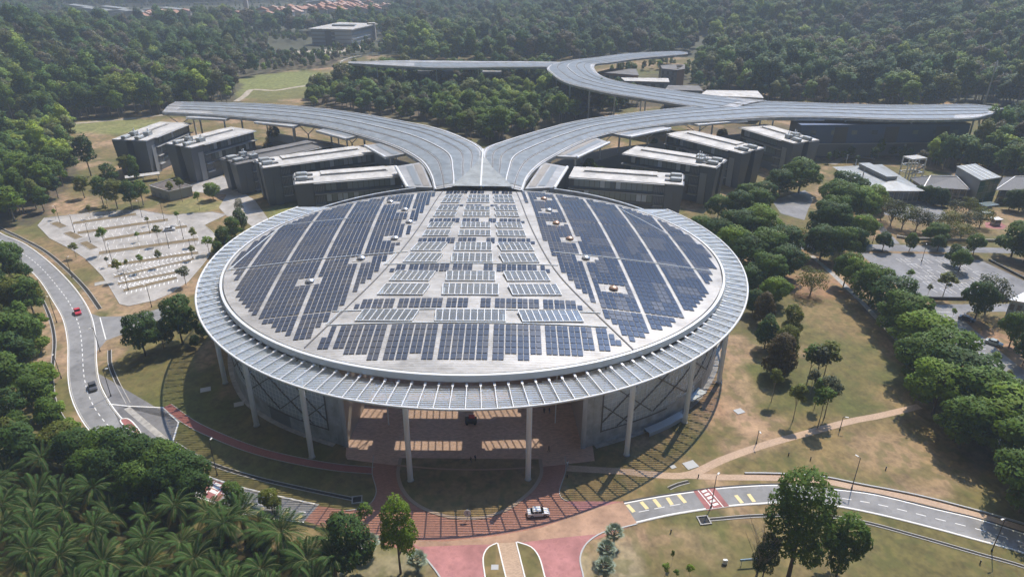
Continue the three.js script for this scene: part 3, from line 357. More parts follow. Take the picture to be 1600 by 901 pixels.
// skylights: frame and panes
for (const s of skylights) {
  const o = new THREE.Group(); o.name = 'skylight'; hall.add(o); const n = Math.max(4, Math.round((s.x1 - s.x0) / 1.62)), big = s.z0 > 3, fw = big ? 0.2 : 0.17;
  const P = (u, v, dy = 0) => { const q = skyPt(s, u, v); return [q[0], roofY(q[0], q[1]) + lerp(0.75, 0.3, v) + dy, q[1]]; }; const fr = [];
  for (let k = 0; k <= n; k++) fr.push(beamG(P(k / n, 0), P(k / n, 1), fw, 0.18)); for (let k = 0; k < n; k++) fr.push(beamG(P(k / n, 0), P((k + 1) / n, 0), fw, 0.2), beamG(P(k / n, 1), P((k + 1) / n, 1), fw, 0.2));
  for (const [a, b] of [[[0, 0], [1, 0]], [[0, 1], [1, 1]], [[0, 0], [0, 1]], [[1, 0], [1, 1]]]) { const p = P(...a), q = P(...b), r = [p[0], roofY(p[0], p[2]) - 0.1, p[2]], t = [q[0], roofY(q[0], q[2]) - 0.1, q[2]]; fr.push(geoOf([...p, ...q, ...t, ...r], [0, 1, 2, 0, 2, 3], [0, 0, 1, 0, 1, 1, 0, 1])); }
  mesh('skylight_frame', merge(fr), M.whiteMetal, o);
  for (let k = 0; k < n; k++) mesh('pane', geoOf([...P((k + 0.04) / n, 0.02), ...P((k + 0.96) / n, 0.02), ...P((k + 0.96) / n, 0.98), ...P((k + 0.04) / n, 0.98)], [0, 2, 1, 0, 3, 2]), M.skyGlass, o);
}
// solar panels
{
  const cells = [], vents = [[-43.4, 28.7], [-32.2, 15.2], [-24.9, 0.2], [-22.7, -15.5], [-26.4, -30.7], [-33.7, -43.6], [37.9, 32.4], [32.3, 14], [28.7, -0.9], [25.4, -15.5], [23.7, -30.7], [22.7, -48.3]];
  const add = (x, z, set) => cells.push({ x, z, set });
  const pairX = []; for (let i = -13; i <= 12; i++) pairX.push(i * 2.85 + 1.6 + Math.floor((i + 2) / 4) * 0.75);
  for (const px of pairX) for (let r = 0; r < 6; r++) { const z = 53.1 + r * 2.33; for (const e of [-0.66, 0.66]) { const x = px + e, k = r > 4 && Math.abs(px) > 10 ? (hash2(Math.round(px), 1, 4) < 0.4 ? 1 : 0.8) : 1; if (x > onSeam(seamL, z) + 1.9 && x < onSeam(seamR, z) - 1.9 && inRoof(px, z + 1.1, 0.965 * k)) add(x, z, 'c'); } }
  for (const [z0, rows, h] of [[40.9, 2, 2.33], [21.3, 2, 2.25], [1.2, 2, 2.33], [-18.2, 2, 2.33], [-36, 1, 2.33], [-64.6, 4, 2.33]]) for (const px of pairX) { if (Math.abs(px - 1.5) < 1) continue; for (let r = 0; r < rows; r++) { const z = z0 + r * h; for (const e of [-0.66, 0.66]) { const x = px + e; if (x > onSeam(seamL, z) + 2.2 && x < onSeam(seamR, z) - 2.2) add(x, z, 'c'); } } }
  const sector = (o, row, col, side, set) => {
    for (let i = -40; i < 40; i++) for (let j = -40; j < 40; j++) {
      const a = 1.16 + i * 1.42 + Math.floor(i / 7) * 0.9, b = 1.3 + j * 2.2 + Math.floor(j / 14) * 0.55, x = o[0] + row[0] * a + col[0] * b, z = o[1] + row[1] * a + col[1] * b;
      if (!inRoof(x, z, 0.975)) continue; const s = side < 0 ? onSeam(seamL, z) - x : x - onSeam(seamR, z); if (s < 1.9) continue; const ra = Math.hypot(x / RX, (z - ZC) / RZ); if (ra > (z > 14 ? 0.945 : 0.968)) continue;
      if (vents.some(([vx, vz]) => Math.abs(x - vx) < 3.1 && Math.abs(z - vz) < 2.3)) continue; add(x, z, set);
    }
  };
  sector([-43.2, 14.6], [0.993, -0.11], [-0.065, -1], -1, 'l'); sector([42, 12.6], [0.993, 0.11], [-0.06, -1], 1, 'r');
  const skew = (row, col, w, d) => { const t = 0.07, P = [[-1, -1], [1, -1], [1, 1], [-1, 1]].map(([a, b]) => [row[0] * a * w / 2 + col[0] * b * d / 2, row[1] * a * w / 2 + col[1] * b * d / 2]); const pos = [], idx = []; const quad = (q) => { const k = pos.length / 3; q.forEach((p) => pos.push(...p)); idx.push(k, k + 1, k + 2, k, k + 2, k + 3); }; quad(P.map(([x, z]) => [x, t, z])); for (let k = 0; k < 4; k++) { const a = P[k], b = P[(k + 1) % 4]; quad([[a[0], t, a[1]], [a[0], 0, a[1]], [b[0], 0, b[1]], [b[0], t, b[1]]]); } const g = geoOf(pos, idx).toNonIndexed(); g.computeVertexNormals(); g.setAttribute('uv', new THREE.Float32BufferAttribute(new Float32Array(g.attributes.position.count * 2), 2)); return g; };
  const G = { c: skew([1, 0], [0, -1], 1.18, 2.1), l: skew([0.993, -0.11], [-0.065, -1], 1.24, 2.0), r: skew([0.993, 0.11], [-0.06, -1], 1.24, 2.0) };
  cells.sort((p, q) => q.z - p.z); const rest = { c: [], l: [], r: [] }, up = new V3(0, 1, 0), tiltR = rngOf(12);
  const lie = (c) => { const e = 0.2, n = new V3((roofY(c.x - e, c.z) - roofY(c.x + e, c.z)) / (2 * e) + (tiltR() - 0.5) * 0.012, 1, (roofY(c.x, c.z - e) - roofY(c.x, c.z + e)) / (2 * e) + (tiltR() - 0.5) * 0.012).normalize(); return new THREE.Quaternion().setFromUnitVectors(up, n); };
  cells.forEach((c, k) => { const y = roofY(c.x, c.z) + 0.12, alt = hash2(Math.round(c.x / 3), Math.round(c.z / 5), 3) < 0.3, q = lie(c); if (k < 300) { const m = mesh('solar_panel', G[c.set], alt ? M.solarOlder : M.solar, hall); m.position.set(c.x, y, c.z); m.quaternion.copy(q); } else rest[c.set].push([c.x, y, c.z, alt, q]); });
  for (const set of ['c', 'l', 'r']) for (const old of [false, true]) { const use = rest[set].filter((c) => c[3] === old), im = new THREE.InstancedMesh(G[set], old ? M.solarOlder : M.solar, use.length); im.name = 'solar_panel_field'; const m4 = new THREE.Matrix4(), one = new V3(1, 1, 1); use.forEach(([x, y, z, , q], i) => im.setMatrixAt(i, m4.compose(new V3(x, y, z), q, one))); im.userData.kind = 'stuff'; im.castShadow = im.receiveShadow = true; hall.add(im); }
  const dome = new THREE.LatheGeometry([[0.001, 1.05], [0.5, 0.98], [1, 0.72], [1.25, 0.42], [1.2, 0.3], [0.8, 0.28], [0.8, 0]].map((p) => new V2(...p)), 20), pad = new THREE.BoxGeometry(4.6, 0.08, 3.4);
  vents.forEach(([x, z], i) => { const o = new THREE.Group(); o.name = 'roof_vent'; o.position.set(x, roofY(x, z) + 0.05, z); o.quaternion.copy(lie({ x, z })); hall.add(o); mesh('vent_cowl', dome, i > 6 && i !== 7 && i !== 10 || i === 6 ? M.ventRust : M.vent, o); mesh('flashing', pad, M.roofMetal, o); });
}
// louvred ring
{
  const RY = 22, RO = 80.3, gap = PI - 2.14;                       // the ring stops short of the back, where the canopies join
  const edge = (z) => { const q = 1 - ((z - ZC) / (RZ + 0.3)) ** 2; return q > 0 ? (RX + 0.3) * Math.sqrt(q) : 0; }, bladeG = new THREE.BoxGeometry(1, 0.33, 0.04).rotateX(0.1), spare = []; let made = 0;      // straight blades, all running the same way
  for (let z = 79.6; z > RO * Math.cos(2.14); z -= 0.66) { const xo = Math.sqrt(Math.max(0, (RO - 0.25) ** 2 - z * z)), xi = edge(z); for (const [a, b] of xi > 0.5 ? [[-xo, -xi], [xi, xo]] : [[-xo, xo]]) { const L = b - a; if (L < 0.5) continue; if (made++ < 296) { const m = mesh('louvre_blade', bladeG, M.louvre, hall); m.scale.x = L; m.position.set((a + b) / 2, RY - 0.08, z); } else spare.push(bladeG.clone().scale(L, 1, 1).translate((a + b) / 2, RY - 0.08, z)); } }
  if (spare.length) mesh('louvre_blades', merge(spare), M.louvre, hall).userData.kind = 'stuff';
  const rim = new THREE.TorusGeometry(RO, 0.28, 10, 220, 2 * PI - 2 * gap).rotateX(PI / 2).rotateY(2.14 - PI / 2); mesh('ring_tube', rim, M.whiteMetal, hall).position.y = RY;
  const n = 104; for (let i = 0; i < n; i++) { const t = -PI + gap + ((2 * PI - 2 * gap) * (i + 0.5)) / n, s = Math.sin(t), c = Math.cos(t), e = 1 / Math.hypot(s / RX, c / RZ); const rin = (() => { const A = (s / RX) ** 2 + (c / RZ) ** 2, B = -2 * c * ZC / RZ ** 2, C = (ZC / RZ) ** 2 - 1; return (-B + Math.sqrt(B * B - 4 * A * C)) / (2 * A); })() + 0.3;
    const b = mesh('ring_beam', beamG([s * rin, RY + 0.62, c * rin], [s * RO, RY + 0.1, c * RO], 0.17, 0.34), M.whiteMetal, hall); mesh('bracket', beamG([s * (rin + 0.2), RY + 0.75, c * (rin + 0.2)], [s * (rin + 1.2), RY + 0.6, c * (rin + 1.2)], 0.5, 0.3), M.whiteMetal, b); }
  for (const th of [-118, -100, -80, -60.2, -42.5, -27.2, -8.4, 11.1, 29.6, 45, 61.8, 80, 100, 118]) { const a = th * PI / 180, r = 77.4; const c = mesh('column', cylG(0.62, 0.6, RY - 0.6, 0, 0, 0, 20), M.columnPaint, hall); c.position.set(r * Math.sin(a), 0, r * Math.cos(a)); mesh('column_base', new THREE.CylinderGeometry(0.75, 0.8, 0.18, 20).translate(0, 0.09, 0), M.steelGrey, c); }
}
// drum walls with a braced glass lattice, and the deep entrance porch
{
  const H = 21.6, A0 = 23.4 * PI / 180, A1 = 158 * PI / 180, rw = (t) => 70.9 + 3.6 * smooth(0.4, 0.95, Math.abs(t)), pt = (t, y, d = 0) => [(rw(t) + d) * Math.sin(t), y, (rw(t) + d) * Math.cos(t)];
  const curved = (t0, t1, y0, y1, d0, d1, n = 24) => { const pos = [], idx = []; for (let i = 0; i <= n; i++) { const t = lerp(t0, t1, i / n); pos.push(...pt(t, y0, d0), ...pt(t, y0, d1), ...pt(t, y1, d1), ...pt(t, y1, d0)); if (i) for (let k = 0; k < 4; k++) { const a = 4 * i - 4 + k, b = 4 * i - 4 + ((k + 1) % 4), c = a + 4, e = b + 4; idx.push(a, b, c, b, e, c); } } const m = 4 * n; idx.push(0, 2, 1, 0, 3, 2, m, m + 1, m + 2, m, m + 2, m + 3); const g = geoOf(pos, idx).toNonIndexed(); g.computeVertexNormals(); return worldUV(g); };
  const bar = (t0, y0, t1, y1, w, d) => { const pts = []; const n = 14; const gs = []; for (let i = 0; i < n; i++) gs.push(beamG(pt(lerp(t0, t1, i / n), lerp(y0, y1, i / n), d), pt(lerp(t0, t1, (i + 1) / n), lerp(y0, y1, (i + 1) / n), d), w, 0.22)); return merge(gs); };
  for (const s of [-1, 1]) {
    const w = new THREE.Group(); w.name = 'drum_wall'; hall.add(w);
    mesh('wall_core', curved(s * A0, s * A1, 0, H, -0.9, -0.12, 60), M.cladding, w);
    const base = (t) => 3.6 + 1.6 * smooth(0.45, 1.3, Math.abs(t)) * 1.5, step = 0.0335;
    for (let k = 0; k * step + A0 < A1; k++) { const t0 = A0 + k * step, t1 = t0 + step - 0.0009; if (k < 2) { for (let q = 0; q < 3; q++) mesh('wall_panel', curved(s * t0, s * t1, q * 7.2 + (q ? 0.03 : 0), Math.min(H, q * 7.2 + 7.17), -0.11, 0.02, 2), M.cladding, w); } else { const dark = s < 0 ? k >= 7 && k <= 9 : k >= 15 && k <= 16; mesh('wall_panel', curved(s * t0, s * t1, 0, base(t0) - 0.1, -0.11, 0.02, 2), dark ? M.claddingDark : M.cladding, w); mesh('lattice_pane', curved(s * t0, s * t1, base(t0) - 0.05, H, -0.11, -0.04, 2), M.latticeGlass, w); } }
    const grid = []; for (let k = 2; k * step + A0 < A1; k++) for (const f of [0, 0.5]) { const t = A0 + (k + f) * step; grid.push(beamG(pt(s * t, base(t), 0), pt(s * t, H, 0), 0.16, 0.12)); } for (let y = 5; y < H; y += 1.25) grid.push(curved(s * (A0 + 2 * step), s * A1, y, y + 0.14, -0.03, 0.05, 60));
    const gm = mesh('mullion_grid', merge(grid), M.mullion, w);
    mesh('lattice_frame', merge([curved(s * (A0 + 2 * step) - s * 0.004, s * (A0 + 2 * step) + s * 0.001, 3.4, H, -0.05, 0.12, 2), curved(s * (A0 + 2 * step), s * 0.75, 3.5, 3.75, -0.05, 0.12, 20)]), M.seam, w);
    for (const [d0, y0, d1, y1] of [[2 * step, 18, 8 * step, 5], [2 * step, 11, 5.2 * step, 4], [4.5 * step, H, 13 * step, 5.5], [9.5 * step, H, 18 * step, 6], [14.5 * step, H, 23 * step, 6], [2 * step, 6.2, 9.3 * step, H], [3.8 * step, 4, 14 * step, H], [8.2 * step, 4.8, 19 * step, H], [13 * step, 5.4, 24 * step, H], [18 * step, 6, 29 * step, H], [20 * step, H, 28 * step, 6.2]]) mesh('brace', bar(s * (A0 + d0), y0, s * (A0 + d1), y1, 0.3, 0.06), M.seam, w);
    // porch cheek wall
    const j = pt(s * A0, 0), k = [s * 24, 0, 14]; mesh('porch_cheek', geoOf([j[0], 0, j[2], k[0], 0, k[2], k[0], H, k[2], j[0], H, j[2]], [0, 1, 2, 0, 2, 3], [0, 0, 1, 0, 1, 1, 0, 1]), M.porchWall, hall);
    mesh('jamb', beamG([j[0], 0, j[2]], [j[0], H, j[2]], 0.5, 1.1), M.cladding, hall);
  }
  mesh('porch_back_wall', boxG(49, H, 0.5, 0, H / 2, 13.9), M.porchWall, hall); mesh('inner_floor', boxG(100, 0.1, 60, 0, 0.05, -18), M.porch, hall);
  for (let k = 0; k < 16; k++) mesh('porch_glazing', boxG(2.9, 14, 0.1, -23.2 + k * 3.1, 7.2, 14.3), M.porchGlass, hall);
  for (const [x, z] of [[-19.5,56.5], [22.1,55.4], [-33.0,56.9], [28.7,52.8]]) mesh('porch_post', cylG(0.16, 0.16, 22, x, 0, z, 10), M.whiteMetal, hall);
  const fl = [[-28.2, 65.3], [-27.6, 68.5]]; for (let k = 0; k <= 20; k++) { const x = lerp(-27, 30.5, k / 20); fl.push([x, 69.6 + 3.4 * Math.sin((k / 20) * PI)]); } fl.push([30.6, 65.2], [24.4, 14.3], [-24.4, 14.3]);
  sheet('porch_floor', 'brown brick floor of the deep entrance porch', 'pavement', fl, 0.05, M.porch);
  top('porch_step', barG(smoothPath(fl.slice(6, 18), 1), 0.5, 0.16), M.orange, 'shallow step along the edge of the porch floor', 'step', null, 'structure');
  top('side_ramp', barG(smoothPath([[44.2,59.7], [49.1,56.7], [54.5,52.6]], 2), 2.2, 1.1), M.cladding, 'grey ramp wall against the right side of the drum', 'ramp');
  top('side_canopy', boxG(6, 0.4, 3.2, ...((a) => [a[0] - 1.5, 2.6, a[1]])([60.5,46.2]), 0.7), M.ringSteel, 'small flat canopy over a side door of the hall', 'canopy');
  const dish = (label, pts, w) => sheet('apron', label, 'pavement', ((p) => [...offsetPath(p, -w / 2), ...offsetPath(p, w / 2).reverse()])(pts), 0.018, M.concrete);
  dish('concrete strip along the foot of the left drum wall', Array.from({ length: 40 }, (_, i) => { const t = -(0.45 + i * 0.03); return [(rw(t) + 0.7) * Math.sin(t), (rw(t) + 0.7) * Math.cos(t)]; }), 1.3); dish('concrete strip along the foot of the right drum wall', Array.from({ length: 40 }, (_, i) => { const t = 0.45 + i * 0.03; return [(rw(t) + 0.7) * Math.sin(t), (rw(t) + 0.7) * Math.cos(t)]; }), 1.3);
}

// ---------------------------------------------------------------- crescent canopies
function canopy(label, lo, up, h, opt = {}) {
  const o = thing('crescent_canopy', label, 'canopy'), n = opt.n ?? 70, m = 12, cl = new THREE.CatmullRomCurve3(lo.map((p) => new V3(p[0], 0, p[1])), false, 'centripetal'), cu = new THREE.CatmullRomCurve3(up.map((p) => new V3(p[0], 0, p[1])), false, 'centripetal');
  const arch = opt.arch ?? 1.1, pt = (s, t, dy = 0) => { const a = cl.getPoint(s), b = cu.getPoint(s); return [lerp(a.x, b.x, t), h + arch * Math.sin(PI * t) + dy, lerp(a.z, b.z, t)]; };
  const grid = (t0, t1, dy, s0 = 0, s1 = 1, k = 4, nn = n) => { const pos = [], idx = [], uv = []; for (let i = 0; i <= nn; i++) for (let j = 0; j <= k; j++) { const p = pt(lerp(s0, s1, i / nn), lerp(t0, t1, j / k), dy); pos.push(...p); uv.push(p[0], p[2]); if (i && j) { const b = i * (k + 1) + j, a = b - k - 1; idx.push(a - 1, b - 1, a, a, b - 1, b); } } return geoOf(pos, idx, uv); };
  mesh('deck', grid(0, 1, 0, 0, 1, m), M.deck, o); mesh('soffit', grid(0, 1, -1.4, 0, 1, m), M.slab, o);
  const edge = (t) => { const pos = [], idx = [], uv = []; for (let i = 0; i <= n; i++) { const p = pt(i / n, t, 0.05), q = pt(i / n, t, -1.5); pos.push(...p, ...q); uv.push(p[0], p[1], q[0], q[1]); if (i) idx.push(2 * i - 2, 2 * i - 1, 2 * i, 2 * i - 1, 2 * i + 1, 2 * i); } return geoOf(pos, idx, uv); };
  mesh('fascia', edge(0), M.fascia, o); mesh('fascia', edge(1), M.fascia, o);
  const end = (s) => { const pos = [], idx = [], uv = []; for (let j = 0; j <= m; j++) { const p = pt(s, j / m, 0.05), q = pt(s, j / m, -1.5); pos.push(...p, ...q); uv.push(p[0], p[1], q[0], q[1]); if (j) idx.push(2 * j - 2, 2 * j - 1, 2 * j, 2 * j - 1, 2 * j + 1, 2 * j); } return geoOf(pos, idx, uv); };
  mesh('fascia', end(1), M.fascia, o); if (opt.closeStart) mesh('fascia', end(0), M.fascia, o);
  for (const [t0, t1, s0, s1] of opt.bands ?? [[0.06, 0.2, 0.02, 0.9], [0.24, 0.4, 0.02, 0.97], [0.44, 0.6, 0.02, 0.97], [0.64, 0.76, 0.02, 0.97], [0.8, 0.9, 0.05, 0.97]]) mesh('solar_band', grid(t0, t1, 0.16, s0, s1, 2), M.canopySolarBright, o);
  const rail = (t, w, mat, name, dy, s0 = 0, s1 = 1) => { const gs = []; const N = Math.round(n * (s1 - s0)); const A = [], B = []; const pos = [], idx = []; for (let i = 0; i <= N; i++) { const s = lerp(s0, s1, i / N), p = pt(s, t, 0), a = cl.getPoint(s), b = cu.getPoint(s), L = Math.hypot(a.x - b.x, a.z - b.z) || 1, ux = (b.x - a.x) / L * w / 2, uz = (b.z - a.z) / L * w / 2; pos.push(p[0] - ux, p[1], p[2] - uz, p[0] - ux, p[1] + dy, p[2] - uz, p[0] + ux, p[1] + dy, p[2] + uz, p[0] + ux, p[1], p[2] + uz); if (i) for (let k = 0; k < 3; k++) { const q = 4 * i - 4 + k; idx.push(q, q + 1, q + 4, q + 1, q + 5, q + 4); } } mesh(name, geoOf(pos, idx).toNonIndexed(), mat, o).geometry.computeVertexNormals(); };
  for (const t of opt.ribs ?? [0.22, 0.42, 0.62, 0.78]) rail(t, opt.ribW ?? 0.35, M.seam, 'gutter_line', 0.1);
  for (const t of opt.rails ?? [0.02, 0.42, 0.93]) rail(t + 0.012, 0.5, M.whiteMetal, 'ridge_rail', 0.35);
  if (opt.purlins) { const gs = []; for (let i = 0; i < opt.purlins; i++) { const s = (i + 0.5) / opt.purlins; for (const [t0, t1] of [[0.06, 0.4], [0.44, 0.9]]) gs.push(beamG(pt(s, t0, 0.12), pt(s, t1, 0.12), 0.18, 0.14)); } mesh('purlin', merge(gs), M.slab, o).userData.kind = 'stuff'; }
  for (const [s, t] of opt.posts ?? []) { const p = pt(s, t, -1.4); const c = mesh('column', cylG(0.5, 0.5, p[1], 0, 0, 0, 12), M.columnPaint, o); c.position.set(p[0], 0, p[2]); }
  for (const [s, t] of opt.struts ?? []) { const p = pt(s, t, -1.4), q = pt(Math.min(1, s + 0.03), t, -1.4), r = pt(Math.max(0, s - 0.03), t, -1.4); mesh('strut', rodG([p[0], p[1] - 6, p[2]], q, 0.22), M.columnPaint, o); mesh('strut', rodG([p[0], p[1] - 6, p[2]], r, 0.22), M.columnPaint, o); mesh('column', cylG(0.4, 0.4, p[1] - 6, p[0], 0, p[2]), M.columnPaint, o); }
  return [o, pt];
}
const HC = 22.6;
canopy('long crescent canopy sweeping left from the back of the hall', [[-19.8,-62.8], [-23.6,-81.9], [-29.7,-101.4], [-38.5,-117.9], [-50.0,-133.6], [-65.5,-149.5], [-85.9,-166.9], [-107.1,-179.6], [-131.7,-188.3], [-159.5,-197.4], [-191.8,-203.5]], [[-1.6,-64.1], [-2.2,-94.7], [-3.1,-126.3], [-16.2,-152.2], [-31.2,-171.3], [-52.4,-187.5], [-77.3,-205.2], [-107.2,-220.7], [-141.4,-231.5], [-178.1,-234.6], [-198.1,-235.3]], HC, { n: 90, purlins: 60, posts: [[0.3, 0.2], [0.42, 0.2], [0.52, 0.2], [0.62, 0.2], [0.72, 0.2], [0.84, 0.2], [0.93, 0.2], [0.35, 0.85], [0.5, 0.85], [0.65, 0.85], [0.8, 0.85], [0.95, 0.8]], struts: [[0.55, 0.12], [0.68, 0.12], [0.97, 0.1]] });
canopy('long crescent canopy sweeping right from the back of the hall', [[15.0,-62.1], [17.7,-80.9], [23.5,-99.2], [32.2,-117.3], [44.5,-138.7], [59.4,-157.1], [80.3,-172.6], [105.6,-186.1], [130.8,-193.6], [158.7,-201.4], [192.1,-202.1], [230.2,-197.4], [274.4,-201.3], [292.0,-211.7]], [[-1.3,-64.1], [-1.9,-94.7], [-2.8,-126.3], [8.3,-144.8], [23.3,-163.8], [43.6,-186.3], [69.0,-204.2], [100.2,-221.7], [135.4,-238.4], [169.9,-250.0], [212.4,-244.2], [255.0,-240.6], [304.2,-243.2], [312.0,-230.4]], HC, { n: 110, purlins: 80, posts: [[0.24, 0.2], [0.34, 0.2], [0.43, 0.2], [0.52, 0.2], [0.6, 0.2], [0.68, 0.12], [0.79, 0.1], [0.86, 0.1], [0.93, 0.12], [0.3, 0.85], [0.42, 0.85], [0.55, 0.85]], struts: [[0.38, 0.1], [0.48, 0.1], [0.57, 0.1]] });
canopy('crescent canopy bending back behind the courtyard trees', [[136.7,-214.8], [114.3,-235.0], [90.2,-257.1], [75.0,-271.4], [60.7,-291.5], [48.9,-313.2], [40.8,-351.8], [38.2,-381.8], [43.4,-403.2], [54.4,-421.9], [85.6,-449.4], [120.7,-479.1], [170.7,-495.8], [175.8,-485.8]], [[173.1,-249.9], [142.9,-266.7], [115.7,-289.5], [96.7,-308.6], [82.7,-331.8], [77.5,-353.5], [77.0,-380.1], [78.0,-394.3], [81.7,-409.0], [91.8,-416.3], [104.4,-427.6], [120.9,-443.4], [165.5,-472.2], [174.3,-476.4]], HC + 0.5, { n: 90, ribW: 0.6, purlins: 70, posts: [[0.14, 0.1], [0.22, 0.1], [0.3, 0.1], [0.38, 0.1], [0.46, 0.1], [0.2, 0.9], [0.5, 0.9], [0.8, 0.5], [0.9, 0.5]] });
canopy('far crescent canopy stretching left beyond the courtyard trees', [[47.1,-392.1], [12.2,-390.0], [-11.9,-387.5], [-51.9,-384.0], [-81.6,-390.6], [-107.9,-398.9], [-128.0,-405.3]], [[52.3,-424.0], [12.3,-425.9], [-13.3,-425.1], [-56.3,-427.1], [-86.9,-426.5], [-112.2,-421.8], [-130.0,-414.9]], HC, { n: 40, ribW: 0.8, ribs: [0.5], rails: [0.02], bands: [[0.1, 0.45, 0.02, 0.6]], posts: [[0.2, 0.15], [0.36, 0.15], [0.5, 0.15], [0.66, 0.15], [0.8, 0.15]], closeStart: true });
// stepped wings that reach out over the blocks
function wing(pts, label) {
  const o = thing('wing_canopy', label, 'canopy', [0, 0, 0], 0, 'stepped wing canopies'), h = HC - 1.2; const P = (u, v, dy = 0) => [lerp(lerp(pts[0][0], pts[1][0], u), lerp(pts[3][0], pts[2][0], u), v), h + 0.9 * v + dy, lerp(lerp(pts[0][1], pts[1][1], u), lerp(pts[3][1], pts[2][1], u), v)];
  const g = []; const quad = (a, b, c, d) => g.push(geoOf([...a, ...b, ...c, ...d], [0, 1, 2, 0, 2, 3], [a[0], a[2], b[0], b[2], c[0], c[2], d[0], d[2]])); quad(P(0, 0), P(1, 0), P(1, 1), P(0, 1)); quad(P(0, 0, -1), P(1, 0, -1), P(1, 1, -1), P(0, 1, -1)); mesh('deck', merge(g), M.deck, o);
  const e = []; const q2 = (a, b) => e.push(geoOf([...P(...a, 0.05), ...P(...b, 0.05), ...P(...b, -1.1), ...P(...a, -1.1)], [0, 1, 2, 0, 2, 3], [0, 0, 1, 0, 1, 1, 0, 1])); q2([0, 0], [1, 0]); q2([1, 0], [1, 1]); q2([0, 1], [0, 0]); q2([0, 1], [1, 1]); mesh('fascia', merge(e), M.fascia, o);
  mesh('edge_tube', rodG(P(0, 0, -0.3), P(1, 0, -0.3), 0.7), M.whiteMetal, o); mesh('solar_band', geoOf([...P(0.08, 0.35, 0.14), ...P(0.92, 0.35, 0.14), ...P(0.92, 0.6, 0.14), ...P(0.08, 0.6, 0.14)], [0, 1, 2, 0, 2, 3]), M.canopySolarBright, o); mesh('walkway_panel', geoOf([...P(0.06, 0.66, 0.12), ...P(0.94, 0.66, 0.12), ...P(0.94, 0.92, 0.12), ...P(0.06, 0.92, 0.12)], [0, 1, 2, 0, 2, 3], [0, 0, 9, 0, 9, 3, 0, 3]), M.deckStain, o);
  const c = P(0.85, 0.3, -1); mesh('column', cylG(0.45, 0.45, c[1], c[0], 0, c[2]), M.columnPaint, o);
}
[[[-175.1,-196.7], [-151.0,-192.7], [-147.8,-202.6], [-175.7,-212.2]], [[-132.4,-185.7], [-107.6,-175.7], [-102.4,-184.8], [-127.3,-198.6]], [[-93.0,-166.4], [-73.4,-149.3], [-66.6,-154.5], [-86.6,-173.6]], [[-61.5,-136.1], [-47.6,-114.7], [-36.5,-120.1], [-50.1,-139.6]], [[-40.6,-99.8], [-31.4,-70.1], [-20.8,-66.6], [-29.5,-103.6]]].forEach((p, i) => wing(p, ['wing canopy over the farthest left block, next to the crescent tip', 'wing canopy second from the left crescent tip', 'wing canopy above the dark roofed left block', 'wing canopy with pale roof panel above the tree gap left of hall', 'wing canopy meeting the left edge of the hall roof'][i]));
[[[35.2,-101.1], [27.8,-70.6], [15.9,-65.8], [24.6,-104.4]], [[59.4,-145.7], [40.8,-117.0], [29.7,-115.1], [52.4,-152.6]], [[96.8,-177.5], [71.8,-157.6], [62.3,-160.7], [86.1,-185.7]], [[145.2,-198.9], [113.7,-186.5], [106.6,-191.6], [134.0,-204.4]], [[190.7,-202.7], [158.9,-203.7], [153.5,-207.4], [188.0,-209.9]]].forEach((p, i) => wing(p, ['wing canopy meeting the right edge of the hall roof', 'wing canopy second from the hall on the right arm', 'wing canopy third from the hall on the right arm', 'wing canopy fourth from the hall on the right arm', 'wing canopy before the long blue building'][i]));
// the apex where both arms meet the hall
top('apex_roof', sheetG([[-12.8,-63.5], [-6.4,-89.0], [-3.5,-105.0], [-0.9,-104.9], [2.6,-88.8], [11.3,-63.0]], 24.1), M.zincRoof, 'triangular pale green roof where the two canopies meet', 'roof');
top('ridge_cap', beamG([...[-2.9,-120.9], 0].length ? [[-2.9,-119.7][0], 24.2, [-2.9,-119.7][1]] : 0, [[-1.5,-63.0][0], 24.2, [-1.5,-63.0][1]], 0.7, 0.4), M.whiteMetal, 'white ridge strip running from the apex to the hall', 'ridge cap');

